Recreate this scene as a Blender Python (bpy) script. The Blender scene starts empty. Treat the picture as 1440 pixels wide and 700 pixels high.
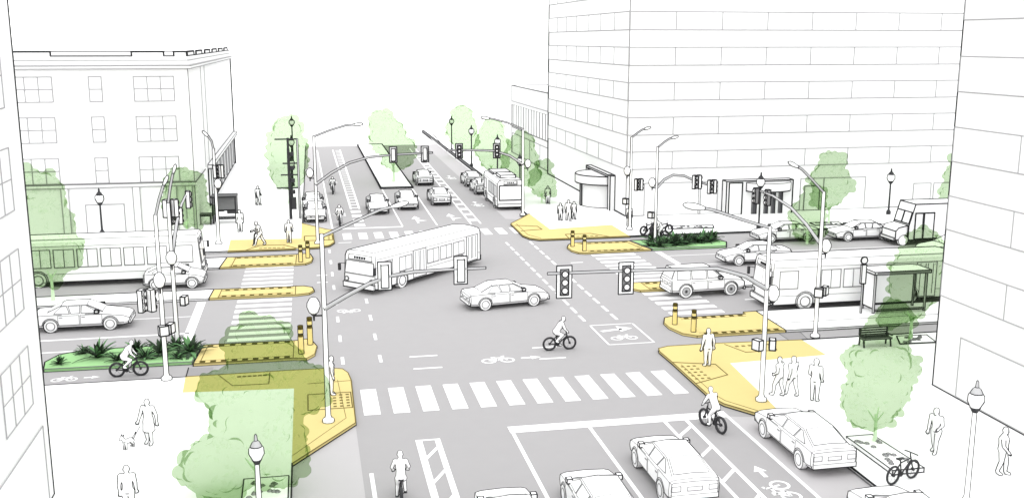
import bpy, bmesh, math, random
from mathutils import Vector, Matrix
PI = math.pi
random.seed(7)
scene = bpy.context.scene
COL = scene.collection
# ------------------------------------------------------------------ camera
CAM = Vector((0, 0, 15.5))
cd = bpy.data.cameras.new('camera'); cam = bpy.data.objects.new('camera', cd); COL.objects.link(cam)
rt, dn, fw = (.980823879, -.194895782, .00039106), (-.038468920, -.195563234, -.979936306), (.191061930, .961129885, -.199310519)
cam.matrix_world = Matrix(((rt[0], -dn[0], -fw[0], CAM.x), (rt[1], -dn[1], -fw[1], CAM.y), (rt[2], -dn[2], -fw[2], CAM.z), (0, 0, 0, 1)))
cd.sensor_width = 36; cd.lens = 36; cd.clip_start = .5; cd.clip_end = 6000
scene.camera = cam
# ------------------------------------------------------------------ sky, sun, exposure (bright white overcast)
SUN_EL, SUN_AZ = math.radians(66), math.radians(186)
world = bpy.data.worlds.new('World'); scene.world = world; world.use_nodes = True
nt = world.node_tree; bg = nt.nodes['Background']
sky = nt.nodes.new('ShaderNodeTexSky'); sky.sky_type = 'NISHITA'; sky.sun_disc = False
sky.sun_elevation = SUN_EL; sky.sun_rotation = SUN_AZ; sky.air_density = 1.0; sky.dust_density = 0.4
hs = nt.nodes.new('ShaderNodeHueSaturation'); hs.inputs['Saturation'].default_value = 0.03
nt.links.new(sky.outputs['Color'], hs.inputs['Color']); nt.links.new(hs.outputs['Color'], bg.inputs['Color'])
bg.inputs['Strength'].default_value = 0.15
sl = bpy.data.lights.new('sun', 'SUN'); sl.energy = 0.7; sl.angle = math.radians(140); sl.color = (1, .99, .975)
so = bpy.data.objects.new('sun', sl); COL.objects.link(so)
sd = Vector((math.sin(SUN_AZ) * math.cos(SUN_EL), math.cos(SUN_AZ) * math.cos(SUN_EL), math.sin(SUN_EL)))
so.rotation_euler = sd.to_track_quat('Z', 'Y').to_euler()
vs = scene.view_settings; vs.view_transform = 'Standard'; vs.look = 'None'; vs.gamma = 1; vs.use_curve_mapping = False
vs.exposure = 1.5
scene.cycles.transparent_max_bounces = 64
scene.cycles.max_bounces = 8; scene.cycles.diffuse_bounces = 6
scene.cycles.pixel_filter_type = 'BLACKMAN_HARRIS'; scene.cycles.filter_width = 1.5

# ------------------------------------------------------------------ materials
MATS = {}
def mat(key, rgb, rough=.85, var=.02, scale=6.0, spec=.12):
    m = bpy.data.materials.new(key); m.use_nodes = True; n = m.node_tree.nodes; l = m.node_tree.links
    b = n['Principled BSDF']; b.inputs['Roughness'].default_value = rough; b.inputs['Specular IOR Level'].default_value = spec
    tc = n.new('ShaderNodeTexCoord'); nz = n.new('ShaderNodeTexNoise'); nz.inputs['Scale'].default_value = scale; nz.inputs['Detail'].default_value = 4
    mr = n.new('ShaderNodeMapRange'); mr.inputs['To Min'].default_value = 1 - var; mr.inputs['To Max'].default_value = 1 + var
    mx = n.new('ShaderNodeMix'); mx.data_type = 'RGBA'; mx.blend_type = 'MULTIPLY'; mx.inputs[0].default_value = 1
    mx.inputs[6].default_value = (*rgb, 1)
    l.new(tc.outputs['Object'], nz.inputs['Vector']); l.new(nz.outputs['Fac'], mr.inputs['Value'])
    l.new(mr.outputs['Result'], mx.inputs[7]); l.new(mx.outputs[2], b.inputs['Base Color'])
    MATS[key] = m; return m
mat('white_ground', (.82, .82, .82), scale=.6)
mat('white_wall', (.72, .72, .72), scale=.5)
mat('white_paint', (.9, .9, .9), rough=.5, scale=2)
mat('window_glass', (.74, .742, .745), rough=.3, scale=1)
mat('pane', (.9, .9, .905), rough=.3, scale=1)
mat('cloth', (.9, .9, .9), rough=.95, scale=8)
mat('asphalt', (.328, .321, .324), rough=.95, var=.025, scale=1.3)
mat('pale_asphalt', (.42, .408, .414), rough=.95, scale=1.3)
mat('dark_asphalt', (.265, .258, .262), rough=.95, scale=1.3)
mat('marking', (.82, .82, .82), rough=.8, scale=5)
mat('bollard_yellow', (.74, .62, .25), rough=.6, var=.02, scale=2.5)
mat('yellow', (.575, .475, .205), rough=.9, var=.02, scale=2.5)
mat('brick', (.07, .055, .01), rough=.95, var=.2, scale=9)
mat('planter_green', (.27, .48, .22), rough=.95, var=.12, scale=3)
mat('leaf_dark', (.03, .05, .028), rough=.8, var=.4, scale=4)
mat('leaf_mid', (.10, .22, .09), rough=.8, var=.3, scale=4)
mat('trunk', (.56, .70, .50), rough=.95, var=.06, scale=8)
mat('ink', (.03, .03, .032), rough=.9, spec=0)
mat('ink_grey', (.17, .17, .172), rough=.9, spec=0)
mat('ink_pale', (.33, .33, .333), rough=.9, spec=0)
mat('ink_brown', (.16, .13, .05), rough=.9, spec=0)
mat('black_metal', (.022, .022, .025), rough=.5, spec=.3)
mat('grey_metal', (.42, .42, .425), rough=.6, spec=.2)
mat('mid_grey', (.22, .22, .225), rough=.8)
mat('dark_glass', (.05, .05, .055), rough=.3, spec=.3)
def film(key, tint):
    m = bpy.data.materials.new(key); m.use_nodes = True; n = m.node_tree.nodes; l = m.node_tree.links
    n.remove(n['Principled BSDF']); out = n['Material Output']
    t = n.new('ShaderNodeBsdfTransparent'); d = n.new('ShaderNodeBsdfDiffuse'); mx = n.new('ShaderNodeMixShader')
    tc = n.new('ShaderNodeTexCoord'); nz = n.new('ShaderNodeTexNoise'); nz.inputs['Scale'].default_value = 1.6
    cr = n.new('ShaderNodeMix'); cr.data_type = 'RGBA'
    cr.inputs[6].default_value = (*[min(1, c * 1.015) for c in tint], 1); cr.inputs[7].default_value = (*[c * .985 for c in tint], 1)
    l.new(tc.outputs['Object'], nz.inputs['Vector']); l.new(nz.outputs['Fac'], cr.inputs[0]); l.new(cr.outputs[2], t.inputs['Color'])
    d.inputs['Color'].default_value = (.38, .60, .32, 1); mx.inputs[0].default_value = .006
    l.new(t.outputs[0], mx.inputs[1]); l.new(d.outputs[0], mx.inputs[2]); l.new(mx.outputs[0], out.inputs['Surface'])
    MATS[key] = m
film('foliage', (.695, .775, .645))
film('leaf_film', (.965, .985, .955))

# ------------------------------------------------------------------ mesh builder
class MB:
    def __init__(s, m='white_paint'):
        s.v = []; s.f = []; s.m = []; s.k = []; s.ln = []; s.mat = m
    def poly(s, pts, m=None, ink=True):
        b = len(s.v); s.v += [Vector(p) for p in pts]; s.f.append(tuple(range(b, b + len(pts)))); s.m.append(m or s.mat); s.k.append(ink)
    def prism(s, pts, vec, m=None, ink=True, cap0=True):
        """closed solid: outline pts swept by vec"""
        P = [Vector(p) for p in pts]; vec = Vector(vec); n = Vector((0, 0, 0))
        for i in range(len(P)): n += P[i].cross(P[(i + 1) % len(P)])
        if n.dot(vec) < 0: P.reverse()
        Q = [p + vec for p in P]
        s.poly(Q, m, ink)
        if cap0: s.poly(P[::-1], m, ink)
        for i in range(len(P)):
            j = (i + 1) % len(P); s.poly([P[i], P[j], Q[j], Q[i]], m, ink)
    def slab(s, pts, z0, z1, m=None, ink=True):
        s.prism([(x, y, z0) for x, y in pts], (0, 0, z1 - z0), m, ink)
    def box(s, x0, x1, y0, y1, z0, z1, m=None, ink=True):
        s.slab([(x0, y0), (x1, y0), (x1, y1), (x0, y1)], z0, z1, m, ink)
    def tube(s, pts, r, n=8, m=None, ink=True, caps=True):
        P = [Vector(p) for p in pts]; R = r if isinstance(r, (list, tuple)) else [r] * len(P)
        rings = []; up = None
        for i, p in enumerate(P):
            d = (P[min(i + 1, len(P) - 1)] - P[max(i - 1, 0)]).normalized()
            if up is None: up = Vector((0, 0, 1)) if abs(d.z) < .9 else Vector((1, 0, 0))
            a = (up - d * up.dot(d)).normalized(); b = d.cross(a); up = a
            rings.append([p + (a * math.cos(t) + b * math.sin(t)) * R[i] for t in [2 * PI * k / n for k in range(n)]])
        for i in range(len(P) - 1):
            for k in range(n):
                j = (k + 1) % n; s.poly([rings[i][k], rings[i][j], rings[i + 1][j], rings[i + 1][k]], m, ink)
        if caps: s.poly(rings[0][::-1], m, ink); s.poly(rings[-1], m, ink)
    def lathe(s, c, prof, n=12, m=None, ink=True):
        c = Vector(c)
        rings = [[c + Vector((r * math.cos(2 * PI * k / n), r * math.sin(2 * PI * k / n), z)) for k in range(n)] for r, z in prof]
        for i in range(len(prof) - 1):
            for k in range(n):
                j = (k + 1) % n
                s.poly([rings[i][k], rings[i][j], rings[i + 1][j], rings[i + 1][k]], m, ink)
        s.poly(rings[0][::-1], m, ink); s.poly(rings[-1], m, ink)
    def ball(s, c, r, nu=10, nv=6, m=None, ink=True):
        rx, ry, rz = r if isinstance(r, (tuple, list)) else (r, r, r); c = Vector(c)
        R = [[c + Vector((rx * math.sin(PI * i / nv) * math.cos(2 * PI * k / nu), ry * math.sin(PI * i / nv) * math.sin(2 * PI * k / nu), -rz * math.cos(PI * i / nv))) for k in range(nu)] for i in range(1, nv)]
        for i in range(nv - 2):
            for k in range(nu):
                j = (k + 1) % nu; s.poly([R[i][k], R[i][j], R[i + 1][j], R[i + 1][k]], m, ink)
        for k in range(nu):
            j = (k + 1) % nu
            s.poly([R[0][j], R[0][k], c - Vector((0, 0, rz))], m, ink); s.poly([R[-1][k], R[-1][j], c + Vector((0, 0, rz))], m, ink)
    def disc(s, c, ax, r, h, n=14, m=None, ink=True):
        c = Vector(c); ax = Vector(ax).normalized(); s.tube([c - ax * h / 2, c + ax * h / 2], r, n, m, ink)
    def line(s, p, q, w=1.0, m='ink'): s.ln.append((Vector(p), Vector(q), w, m))
    def path(s, pts, w=1.0, m='ink', closed=False):
        for i in range(len(pts) - 1 + closed): s.line(pts[i], pts[(i + 1) % len(pts)], w, m)

PLACE = {}                    # object -> (location, rotation z) of the thing it belongs to
def px_at(p): return (Vector(p) - CAM).length / 1440.0     # size of a drawn hairline at that distance
def link(name, v, f, mi, mats, parent):
    me = bpy.data.meshes.new(name); me.from_pydata(v, [], f)
    for m in mats: me.materials.append(MATS[m])
    me.polygons.foreach_set('material_index', mi); me.update()
    o = bpy.data.objects.new(name, me); COL.objects.link(o)
    if parent is not None: o.parent = parent
    return o
def add_lines(V, F, MI, segs, mats, unit):
    for p, q, w, m in segs:
        d = q - p; L = d.length
        if L < 1e-6: continue
        d /= L; up = Vector((0, 0, 1)) if abs(d.z) < .9 else Vector((1, 0, 0))
        a = d.cross(up).normalized(); b = d.cross(a); h = w * unit * .72
        base = len(V); e = d * min(h * .6, L * .3)
        for c in (p - e, q + e):
            V += [c + a * h, c + b * h, c - a * h, c - b * h]
        k = mats.index(m)
        for i in range(4):
            j = (i + 1) % 4; F.append((base + i, base + j, base + 4 + j, base + 4 + i)); MI.append(k)
def build(name, mb, parent=None, loc=(0, 0, 0), rot=0, ink=True, sharp=.85, cont=1.25, ang=40, ms='ink_grey', mc='ink', unit=None):
    """one mesh object; crease edges get thin drawn strips, the outer outline a darker one"""
    if parent is not None: loc, rot = PLACE[parent.name]
    loc = Vector(loc); view = Matrix.Rotation(-rot, 3, 'Z') @ (CAM - loc)
    segs = list(mb.ln)
    if unit is None:
        c = sum(mb.v, Vector()) / max(1, len(mb.v)) if mb.v else Vector()
        unit = px_at(loc + Matrix.Rotation(rot, 3, 'Z') @ c)
    if ink:
        ed = {}; key = [(round(p.x, 3), round(p.y, 3), round(p.z, 3)) for p in mb.v]
        ct = math.cos(math.radians(ang))
        for fi, f in enumerate(mb.f):
            if not mb.k[fi]: continue
            P = [mb.v[i] for i in f]; n = Vector()
            for i in range(1, len(P) - 1): n += (P[i] - P[0]).cross(P[i + 1] - P[0])
            if n.length < 1e-9: continue
            n.normalize(); s = n.dot(view - P[0])
            for i in range(len(f)):
                a, b = key[f[i]], key[f[(i + 1) % len(f)]]
                if a == b: continue
                k = (a, b) if a < b else (b, a)
                ed.setdefault(k, []).append((n, s, a < b, mb.v[f[i]], mb.v[f[(i + 1) % len(f)]]))
        for k, L in ed.items():
            n0, s0, d0, p, q = L[0]
            if len(L) == 1: segs.append((p, q, cont * .85, mc)); continue
            n1, s1, d1 = L[1][:3]
            if d0 == d1: n1 = -n1; s1 = -s1
            if s0 * s1 < 0: segs.append((p, q, cont, mc))
            elif n0.dot(n1) < ct and len(L) == 2 and sharp > 0: segs.append((p, q, sharp, ms))
    mats = []
    for m in list(mb.m) + [s[3] for s in segs]:
        if m not in mats: mats.append(m)
    V = list(mb.v); F = list(mb.f); MI = [mats.index(m) for m in mb.m]
    add_lines(V, F, MI, segs, mats, unit)
    o = link(name, V, F, MI, mats, parent)
    if parent is None: o.location = loc; o.rotation_euler = (0, 0, rot)
    PLACE[o.name] = (loc, rot)
    return o
def tag(o, label, cat, group=None):
    o['label'] = label; o['category'] = cat
    if group: o['group'] = group
    return o
def thing(name, label, cat, loc, rot=0, group=None):
    o = bpy.data.objects.new(name, None); COL.objects.link(o); o.empty_display_size = .3
    o.location = loc; o.rotation_euler = (0, 0, rot); PLACE[o.name] = (Vector(loc), rot)
    return tag(o, label, cat, group)
def struct(name, mb, **k):
    o = build(name, mb, **k); o['kind'] = 'structure'; return o

def union(mb, voxel, smooth=0):
    """fuse overlapping closed solids into one continuous surface"""
    me = bpy.data.meshes.new('tmp'); me.from_pydata(mb.v, [], mb.f); o = bpy.data.objects.new('tmp', me); COL.objects.link(o)
    bm = bmesh.new(); bm.from_mesh(me); bmesh.ops.remove_doubles(bm, verts=bm.verts, dist=1e-5); bmesh.ops.recalc_face_normals(bm, faces=bm.faces); bm.to_mesh(me); bm.free()
    r = o.modifiers.new('r', 'REMESH'); r.mode = 'VOXEL'; r.voxel_size = voxel; r.adaptivity = 0
    if smooth: sm = o.modifiers.new('s', 'SMOOTH'); sm.iterations = smooth; sm.factor = .5
    dg = bpy.context.evaluated_depsgraph_get(); ev = o.evaluated_get(dg); m2 = ev.to_mesh()
    V = [v.co.copy() for v in m2.vertices]; N = [v.normal.copy() for v in m2.vertices]; F = [tuple(p.vertices) for p in m2.polygons]
    ev.to_mesh_clear(); bpy.data.objects.remove(o); bpy.data.meshes.remove(me)
    return V, N, F
def smooth_part(name, mb, m, voxel, smooth, parent=None, loc=(0, 0, 0), rot=0, w=1.0, mc='ink', outline=True, extra=None):
    if parent is not None: loc, rot = PLACE[parent.name]
    loc = Vector(loc); view = Matrix.Rotation(-rot, 3, 'Z') @ (CAM - loc)
    V, N, F = union(mb, voxel, smooth); mats = [m]; MI = [0] * len(F); segs = []
    if outline:
        g = [N[i].dot((view - V[i]).normalized()) for i in range(len(V))]; tris = []
        for f in F:
            tris += [(f[0], f[i], f[i + 1]) for i in range(1, len(f) - 1)]
        for t in tris:
            c = []
            for a, b in ((0, 1), (1, 2), (2, 0)):
                i, j = t[a], t[b]
                if (g[i] < 0) != (g[j] < 0):
                    k = g[i] / (g[i] - g[j]); c.append(V[i].lerp(V[j], k))
            if len(c) == 2: segs.append((c[0], c[1], w, mc))
        mats.append(mc)
    nb = len(F)
    add_lines(V, F, MI, segs, mats, px_at(loc))
    if extra: extra(V, F, MI, mats)
    o = link(name, V, F, MI, mats, parent)
    if parent is None: o.location = loc; o.rotation_euler = (0, 0, rot)
    o.data.polygons.foreach_set('use_smooth', [i < nb for i in range(len(F))])
    PLACE[o.name] = (loc, rot)
    return o
def arc(c, r, a0, a1, n, plane='xz'):
    o = []
    for i in range(n + 1):
        t = math.radians(a0 + (a1 - a0) * i / n); x, y = r * math.cos(t), r * math.sin(t)
        o.append(Vector(c) + (Vector((x, 0, y)) if plane == 'xz' else Vector((x, y, 0)) if plane == 'xy' else Vector((0, x, y))))
    return o

# ------------------------------------------------------------------ ground, roads, pavements
m = MB('white_ground'); m.poly([(-2500, -600, -.03), (2500, -600, -.03), (2500, 4500, -.03), (-2500, 4500, -.03)])
struct('ground', m, ink=False)
XL, XR, YN, YF = -1.05, 19.15, 47.72, 77.35
m = MB('asphalt'); m.poly([(XL, 8, 0), (XR, 8, 0), (XR, YN, 0), (130, YN, 0), (130, YF, 0), (XR, YF, 0), (XR, 155.5, 0), (XL + .6, 155.5, 0), (XL + .2, YF, 0), (-110, YF, 0), (-110, YN, 0), (XL, YN, 0)][::1])
struct('road', m, ink=False)
m = MB('pale_asphalt'); m.poly([(XL, 8, .004), (1.5, 8, .004), (1.46, 40.3, .004), (XL, 36.65, .004)])
m.poly([(16.9, 8, .004), (XR, 8, .004), (XR, 37.7, .004), (18.25, 37.95, .004), (16.95, 38.3, .004)])
m.poly([(16.9, 88, .004), (18.3, 87.2, .004), (XR, 89.3, .004), (XR, 155.4, .004), (17.2, 155.4, .004)])
m.poly([(-.8, 88.3, .004), (1.6, 84.8, .004), (1.25, 121, .004), (1.1, 155.4, .004), (-.45, 155.4, .004)])
struct('parking_lane', m, ink=False)
m = MB('dark_asphalt')
m.poly([(-6.1, 49.5, .004), (-4.92, 49.4, .004), (-4.9, 47.75, .004), (-6.06, 47.75, .004)]); m.poly([(24.55, 49.5, .004), (25.8, 49.5, .004), (25.5, 47.75, .004), (24.5, 47.75, .004)])
m.ln += [(Vector((-6.1, 49.5, .01)), Vector((-6.06, 47.75, .01)), 1, 'ink'), (Vector((25.8, 49.5, .01)), Vector((25.5, 47.75, .01)), .8, 'ink_grey'), (Vector((24.55, 49.5, .01)), Vector((24.5, 47.75, .01)), .8, 'ink_grey')]
struct('bike_ramp', m, ink=False)
ZS = .13
def pavement(pts, kerb, name='pavement'):
    m = MB('white_ground'); m.slab(pts, -.02, ZS, ink=False)
    for a in kerb:
        m.path([(x, y, ZS) for x, y in a], 1.2, 'ink'); m.path([(x, y, .01) for x, y in a], 1.0, 'ink_grey')
    c = kerb[0][len(kerb[0]) // 2]
    struct(name, m, ink=False, unit=px_at((c[0], c[1], 0)))
pavement([(-110, 8), (XL, 8), (XL, 36.6), (XL, YN), (-110, YN)], [[(-60, YN), (-6.0, YN)], [(XL, 8), (XL, 36.6)]])
pavement([(XR, 8), (130, 8), (130, YN), (XR, YN)], [[(25, YN), (70, YN)], [(XR, 8), (XR, 37.8)]])
pavement([(-110, YF), (XL + .25, YF), (XL + .6, 155.5), (XL + .6, 190), (-110, 190)], [[(-60, YF), (-6.1, YF)], [(XL + .3, 88.4), (XL + .6, 155.5)]])
m0 = [(XR, 89.3), (XR + .2, 158)]
pavement([(XR, YF), (130, YF), (130, 190), (XR + .6, 190), (XR, 155.5)], [[(25, YF), (80, YF)], m0, [(XR + .1, 112), (XR + .4, 150), (20.8, 176)]])
m = MB('black_metal'); m.box(19.3, 19.5, 116, 176, .0, .35)     # dark raised edge along the far right kerb
struct('kerb', m)
def corner(pts, kerb, extra=()):
    m = MB('yellow'); m.slab(pts, -.01, ZS + .005, ink=False)
    z = ZS + .005
    m.path([(x, y, z) for x, y in kerb], 1.1, 'ink_brown'); m.path([(x, y, .01) for x, y in kerb], 1.3, 'ink')
    for e, w in extra: m.path([(x, y, z + .003) for x, y in e], w, 'ink_brown')
    struct('corner_pavement', m, ink=False, unit=px_at((kerb[len(kerb)//2][0], kerb[len(kerb)//2][1], 0)))
def dots(m, x0, x1, y0, y1, nx, ny, z, r=.05):
    for i in range(nx):
        for j in range(ny):
            x = x0 + (x1 - x0) * (i + .5) / nx; y = y0 + (y1 - y0) * (j + .5) / ny
            m.box(x - r, x + r, y - r, y + r, z, z + .012, 'ink_brown', False)
def sq(x0, x1, y0, y1): return [(x0, y0), (x1, y0), (x1, y1), (x0, y1), (x0, y0)]
kb = [(-6.05, YN + .02), (-1.44, YN + .05), (.7, 47.72), (1.2, 47.5), (1.42, 46.9), (1.52, 45.8), (1.47, 40.3), (XL - .01, 36.55)]
corner(kb + [(XL - .01, 45.1), (-5.93, 45.5)], kb,
       [(sq(-.45, 1.42, 42.1, 44.1), 1), ([(-.45, 45.6), (1.5, 45.7)], .7), ([(-4.55, 47.7), (-3.8, 46.0), (-2.2, 45.95), (-2.2, 47.6)], 1), ([(.9, 45.9), (1.1, 40.9), (-1.05, 37.3)], .5)])
kb = [(19.1, 37.68), (18.2, 37.9), (17.2, 39.45), (16.95, 40.5), (17.02, 45.4), (17.0, 47.3), (17.12, 47.75), (17.7, 48.02), (20.3, 48.03), (25.0, YN + .02)]
corner(kb + [(24.97, 45.1), (19.72, 44.75)], kb,
       [([(17.0, 45.4), (18.95, 44.7), (18.9, 43.1), (16.98, 42.2)], 1.1), ([(20.7, 47.75), (21.2, 46.25), (22.9, 46.3), (23.3, 47.6)], 1), ([(17.3, 45), (17.25, 40.6), (17.4, 39.8), (18.3, 38.3), (19.2, 38.1)], .6)])
kb = [(-6.2, YF - .02), (-1.5, YF - .03), (.4, 77.55), (1.3, 78.2), (1.68, 79.4), (1.68, 84.6), (1.2, 85.1), (-.82, 88.4)]
corner(kb + [(-.85, 81.4), (-6.3, 81.9)], kb, [(sq(-.6, 1.6, 80.3, 82.3), 1), ([(-4.9, 77.4), (-4.0, 79.0), (-2.2, 79.0), (-1.2, 77.5)], 1)])
kb = [(19.39, 89.5), (18.2, 87.3), (16.75, 84.8), (16.65, 79.2), (16.95, 78.0), (17.6, YF - .03), (25.03, YF - .02)]
corner(kb + [(25.05, 82.6), (19.44, 81.6)], kb, [([(16.9, 83.8), (18.7, 83.0), (18.76, 81.55), (16.9, 81.2)], 1), ([(20.0, 77.4), (20.1, 79.0), (22.2, 79.0), (23.3, 77.4)], 1), ([(17.2, 84.6), (17.1, 79.5), (17.8, 77.8)], .6)])
m = MB('yellow')
dots(m, -2.2 - 1.5, -2.3, 47.0, 47.5, 6, 1, ZS + .005, .09); dots(m, .55, 1.4, 42.2, 44.0, 3, 5, ZS + .005, .07)
dots(m, 17.1, 18.0, 42.6, 44.9, 3, 5, ZS + .005, .07); dots(m, 21.0, 23.1, 47.1, 47.5, 6, 1, ZS + .005, .09)
dots(m, -4.0, -2.0, 77.7, 78.2, 6, 1, ZS + .005, .12); dots(m, 20.3, 22.6, 77.7, 78.2, 6, 1, ZS + .005, .12); dots(m, .7, 1.5, 80.4, 82.2, 2, 4, ZS + .005, .08)
struct('tactile_paving', m, ink=False)
# refuge islands and medians
def island(pts, studs, lines=(), name='refuge_island', mt='yellow'):
    m = MB(mt); m.slab(pts, -.01, ZS, sharp := True)
    m.k = [True] * len(m.k)
    m.m = [mt] * len(m.m)
    for x0, x1, y in studs:
        n = int((x1 - x0) / .5)
        for i in range(n):
            x = x0 + (x1 - x0) * (i + .25) / n
            m.box(x, x + .27, y - .13, y + .13, ZS, ZS + .012, 'brick', False)
        m.line((x0 - .1, y + .17, ZS), (x1, y + .17, ZS), .6, 'ink_brown'); m.line((x0 - .1, y - .17, ZS), (x1, y - .17, ZS), .6, 'ink_brown')
    for l in lines: m.path([(x, y, ZS + .003) for x, y in l], .8, 'ink_brown')
    struct(name, m, ms='ink_brown', mc='ink', sharp=.8, cont=1.1)
island([(-5.9, 49.7), (-1.1, 49.72), (-.5, 49.55), (-.1, 50.2), (.03, 51.6), (-.15, 52.4), (-.5, 52.95), (-1.13, 52.75), (-5.7, 52.9)], [(-5.6, -1.2, 52.6), (-5.75, -1.2, 49.95)], [[(-1.15, 49.75), (-1.13, 52.7)], [(-5.6, 49.75), (-5.45, 52.9)]])
island([(-6.35, 71.7), (-1.4, 71.75), (-.5, 71.9), (-.1, 72.6), (0, 73.8), (-.15, 75.1), (-.4, 75.4), (-1.2, 75.2), (-6.1, 75.05)], [(-5.5, -1.3, 74.7), (-5.6, -1.4, 72.1)], [[(-1.2, 71.8), (-1.15, 75.1)], [(-5.6, 71.8), (-5.45, 75.0)]])
island([(-6.3, 62.9), (-1.1, 62.85), (-.3, 63.1), (0, 63.8), (-.1, 64.6), (-.6, 65.05), (-1.1, 65.1), (-6.2, 65.2)], [(-5.6, -1.3, 64.8), (-5.7, -1.3, 63.25)], [[(-1.15, 62.9), (-1.15, 65.1)], [(-5.75, 62.9), (-5.7, 65.1)]])
island([(19.8, 71.65), (25.0, 71.95), (24.35, 75.4), (19.9, 75.55), (19.3, 74.9), (19.0, 74.0), (19.0, 72.7), (19.3, 71.9)], [(20.2, 24.1, 75.05), (20.2, 24.3, 72.2)], [[(24.0, 75.4), (24.4, 72.0)]])
island([(20.1, 59.75), (26.4, 59.75), (26.4, 61.8), (20.1, 61.85), (19.8, 61.3), (19.8, 60.2)], [(20.9, 26, 61.5), (20.9, 26, 60.1)], [[(20.8, 59.8), (20.8, 61.8)]])
island([(19.9, 49.55), (25.0, 49.6), (25.1, 53.65), (24.3, 53.6), (24.25, 53.2), (20.4, 53.15), (20.0, 53.6), (19.4, 53.3), (19.05, 52.4), (19.0, 51.4), (19.3, 50.1)], [(20.3, 24.1, 52.95), (20.3, 24.8, 49.85)])
m = MB('white_ground'); m.slab([(-60, 62.9), (-6.32, 62.9), (-6.22, 65.2), (-60, 65.2)], -.01, ZS); struct('median', m)
m = MB('white_ground'); m.slab([(26.43, 59.75), (110, 59.75), (110, 61.8), (26.43, 61.8)], -.01, ZS); struct('median', m)
m = MB('white_ground'); m.slab([(7.4, 108.7), (10.75, 108.6), (10.9, 155.3), (7.25, 155.3)], -.01, ZS + .05); struct('median', m, sharp=1.2, ms='ink', cont=1.5)
m = MB('white_ground'); m.slab([(-60, 71.7), (-6.38, 71.7), (-6.13, 75.05), (-60, 75.05)], -.01, ZS); struct('boarding_platform', m)
m = MB('white_ground'); m.slab([(25.03, 49.6), (75, 49.6), (75, 53.65), (25.13, 53.65)], -.01, ZS)
m.line((25.1, 51, ZS), (75, 51.0, ZS), .7, 'ink_grey'); struct('boarding_platform', m)
m = MB('planter_green'); m.slab([(-13.0, 51.3), (-12.8, 50.15), (-5.98, 50.0), (-5.85, 53.05), (-11.5, 53.05), (-12.6, 52.4)], -.01, .16); struct('planting_bed', m)
m = MB('planter_green'); m.slab([(25.1, 72.0), (31.0, 72.0), (31.6, 73.4), (31.0, 75.2), (24.45, 75.4)], -.01, .16); struct('planting_bed', m)

# ------------------------------------------------------------------ road markings
def rect(m, x0, x1, y0, y1, z=.008): m.poly([(x0, y0, z), (x1, y0, z), (x1, y1, z), (x0, y1, z)])
def bar(m, p, q, w, z=.008):
    a = Vector((*p, z)); b = Vector((*q, z)); d = (b - a).normalized(); n = Vector((-d.y, d.x, 0)) * w / 2
    m.poly([a + n, a - n, b - n, b + n])
def ring(m, c, r, w, z=.008, n=14, sx=1, sy=1):
    for k in range(n):
        a, b = 2 * PI * k / n, 2 * PI * (k + 1) / n
        m.poly([(c[0] + sx * math.cos(t) * q, c[1] + sy * math.sin(t) * q, z) for t, q in ((a, r - w / 2), (a, r + w / 2), (b, r + w / 2), (b, r - w / 2))])
def bike_symbol(m, c, ang, s=1.0, arrow=True):
    t = MB(); ring(t, (-.55, 0), .38, .13); ring(t, (.55, 0), .38, .13)
    for p, q in (((-.55, 0), (-.2, .5)), ((-.2, .5), (.35, .5)), ((.35, .5), (-.05, 0)), ((-.05, 0), (-.55, 0)), ((-.05, 0), (-.2, .5)), ((.55, 0), (.3, .75)), ((.3, .75), (.5, .8)), ((-.35, .62), (-.08, .62))): bar(t, p, q, .12, .0095)
    if arrow: t.poly([(1.4, .1, .008), (1.4, .3, .008), (2.0, .3, .008), (2.0, .1, .008)]); t.poly([(2.0, -.1, .008), (2.6, .2, .008), (2.0, .5, .008)])
    M = Matrix.Translation((c[0], c[1], 0)) @ Matrix.Rotation(ang, 4, 'Z') @ Matrix.Diagonal((s, s, 1, 1))
    for f in t.f: m.poly([M @ t.v[i] for i in f])
def marking(name, fill):
    m = MB('marking'); fill(m); struct(name, m, ink=False)
def near_xw(m):
    for i in range(12):
        x = 1.87 + i * 1.252; rect(m, x, x + .7, 41.4, 44.68)
def far_xw(m):
    for i in range(12):
        x = 2.45 + i * 1.262; rect(m, x, x + .68, 80.9, 83.6)
def left_xw(m):
    y = 53.6
    while y < 71.5:
        if not 62.2 < y < 65.3: rect(m, -4.6, -1.35, y, y + .62)
        y += 1.19
def right_xw(m):
    y = 54.2
    while y < 71.3:
        if not 59.2 < y < 61.9: rect(m, 20.15, 23.45, y, y + .62)
        y += 1.19
for f in (near_xw, far_xw, left_xw, right_xw): marking('crosswalk', f)
def lines_near(m):
    rect(m, 7.55, 16.95, 38.25, 38.95)
    for x in (7.65, 10.85, 14.08): rect(m, x - .075, x + .075, 8, 38.25)
    rect(m, 14.93, 15.1, 8, 38.25); rect(m, 16.8, 16.95, 8, 38.25); rect(m, 1.72, 1.87, 8, 35.4)
    rect(m, 3.7, 3.96, 8, 38.25); rect(m, 4.46, 4.68, 8, 38.25)
    for k in range(14):
        y = 37.6 - k * 2.2; bar(m, (14.1, y - 1.0), (15.0, y), .16, .0085); bar(m, (3.9, y - 1.3), (4.5, y - .2), .14, .0085)
    rect(m, 3.96, 4.46, 38.12, 38.25)
marking('lane_marking', lines_near)
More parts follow.
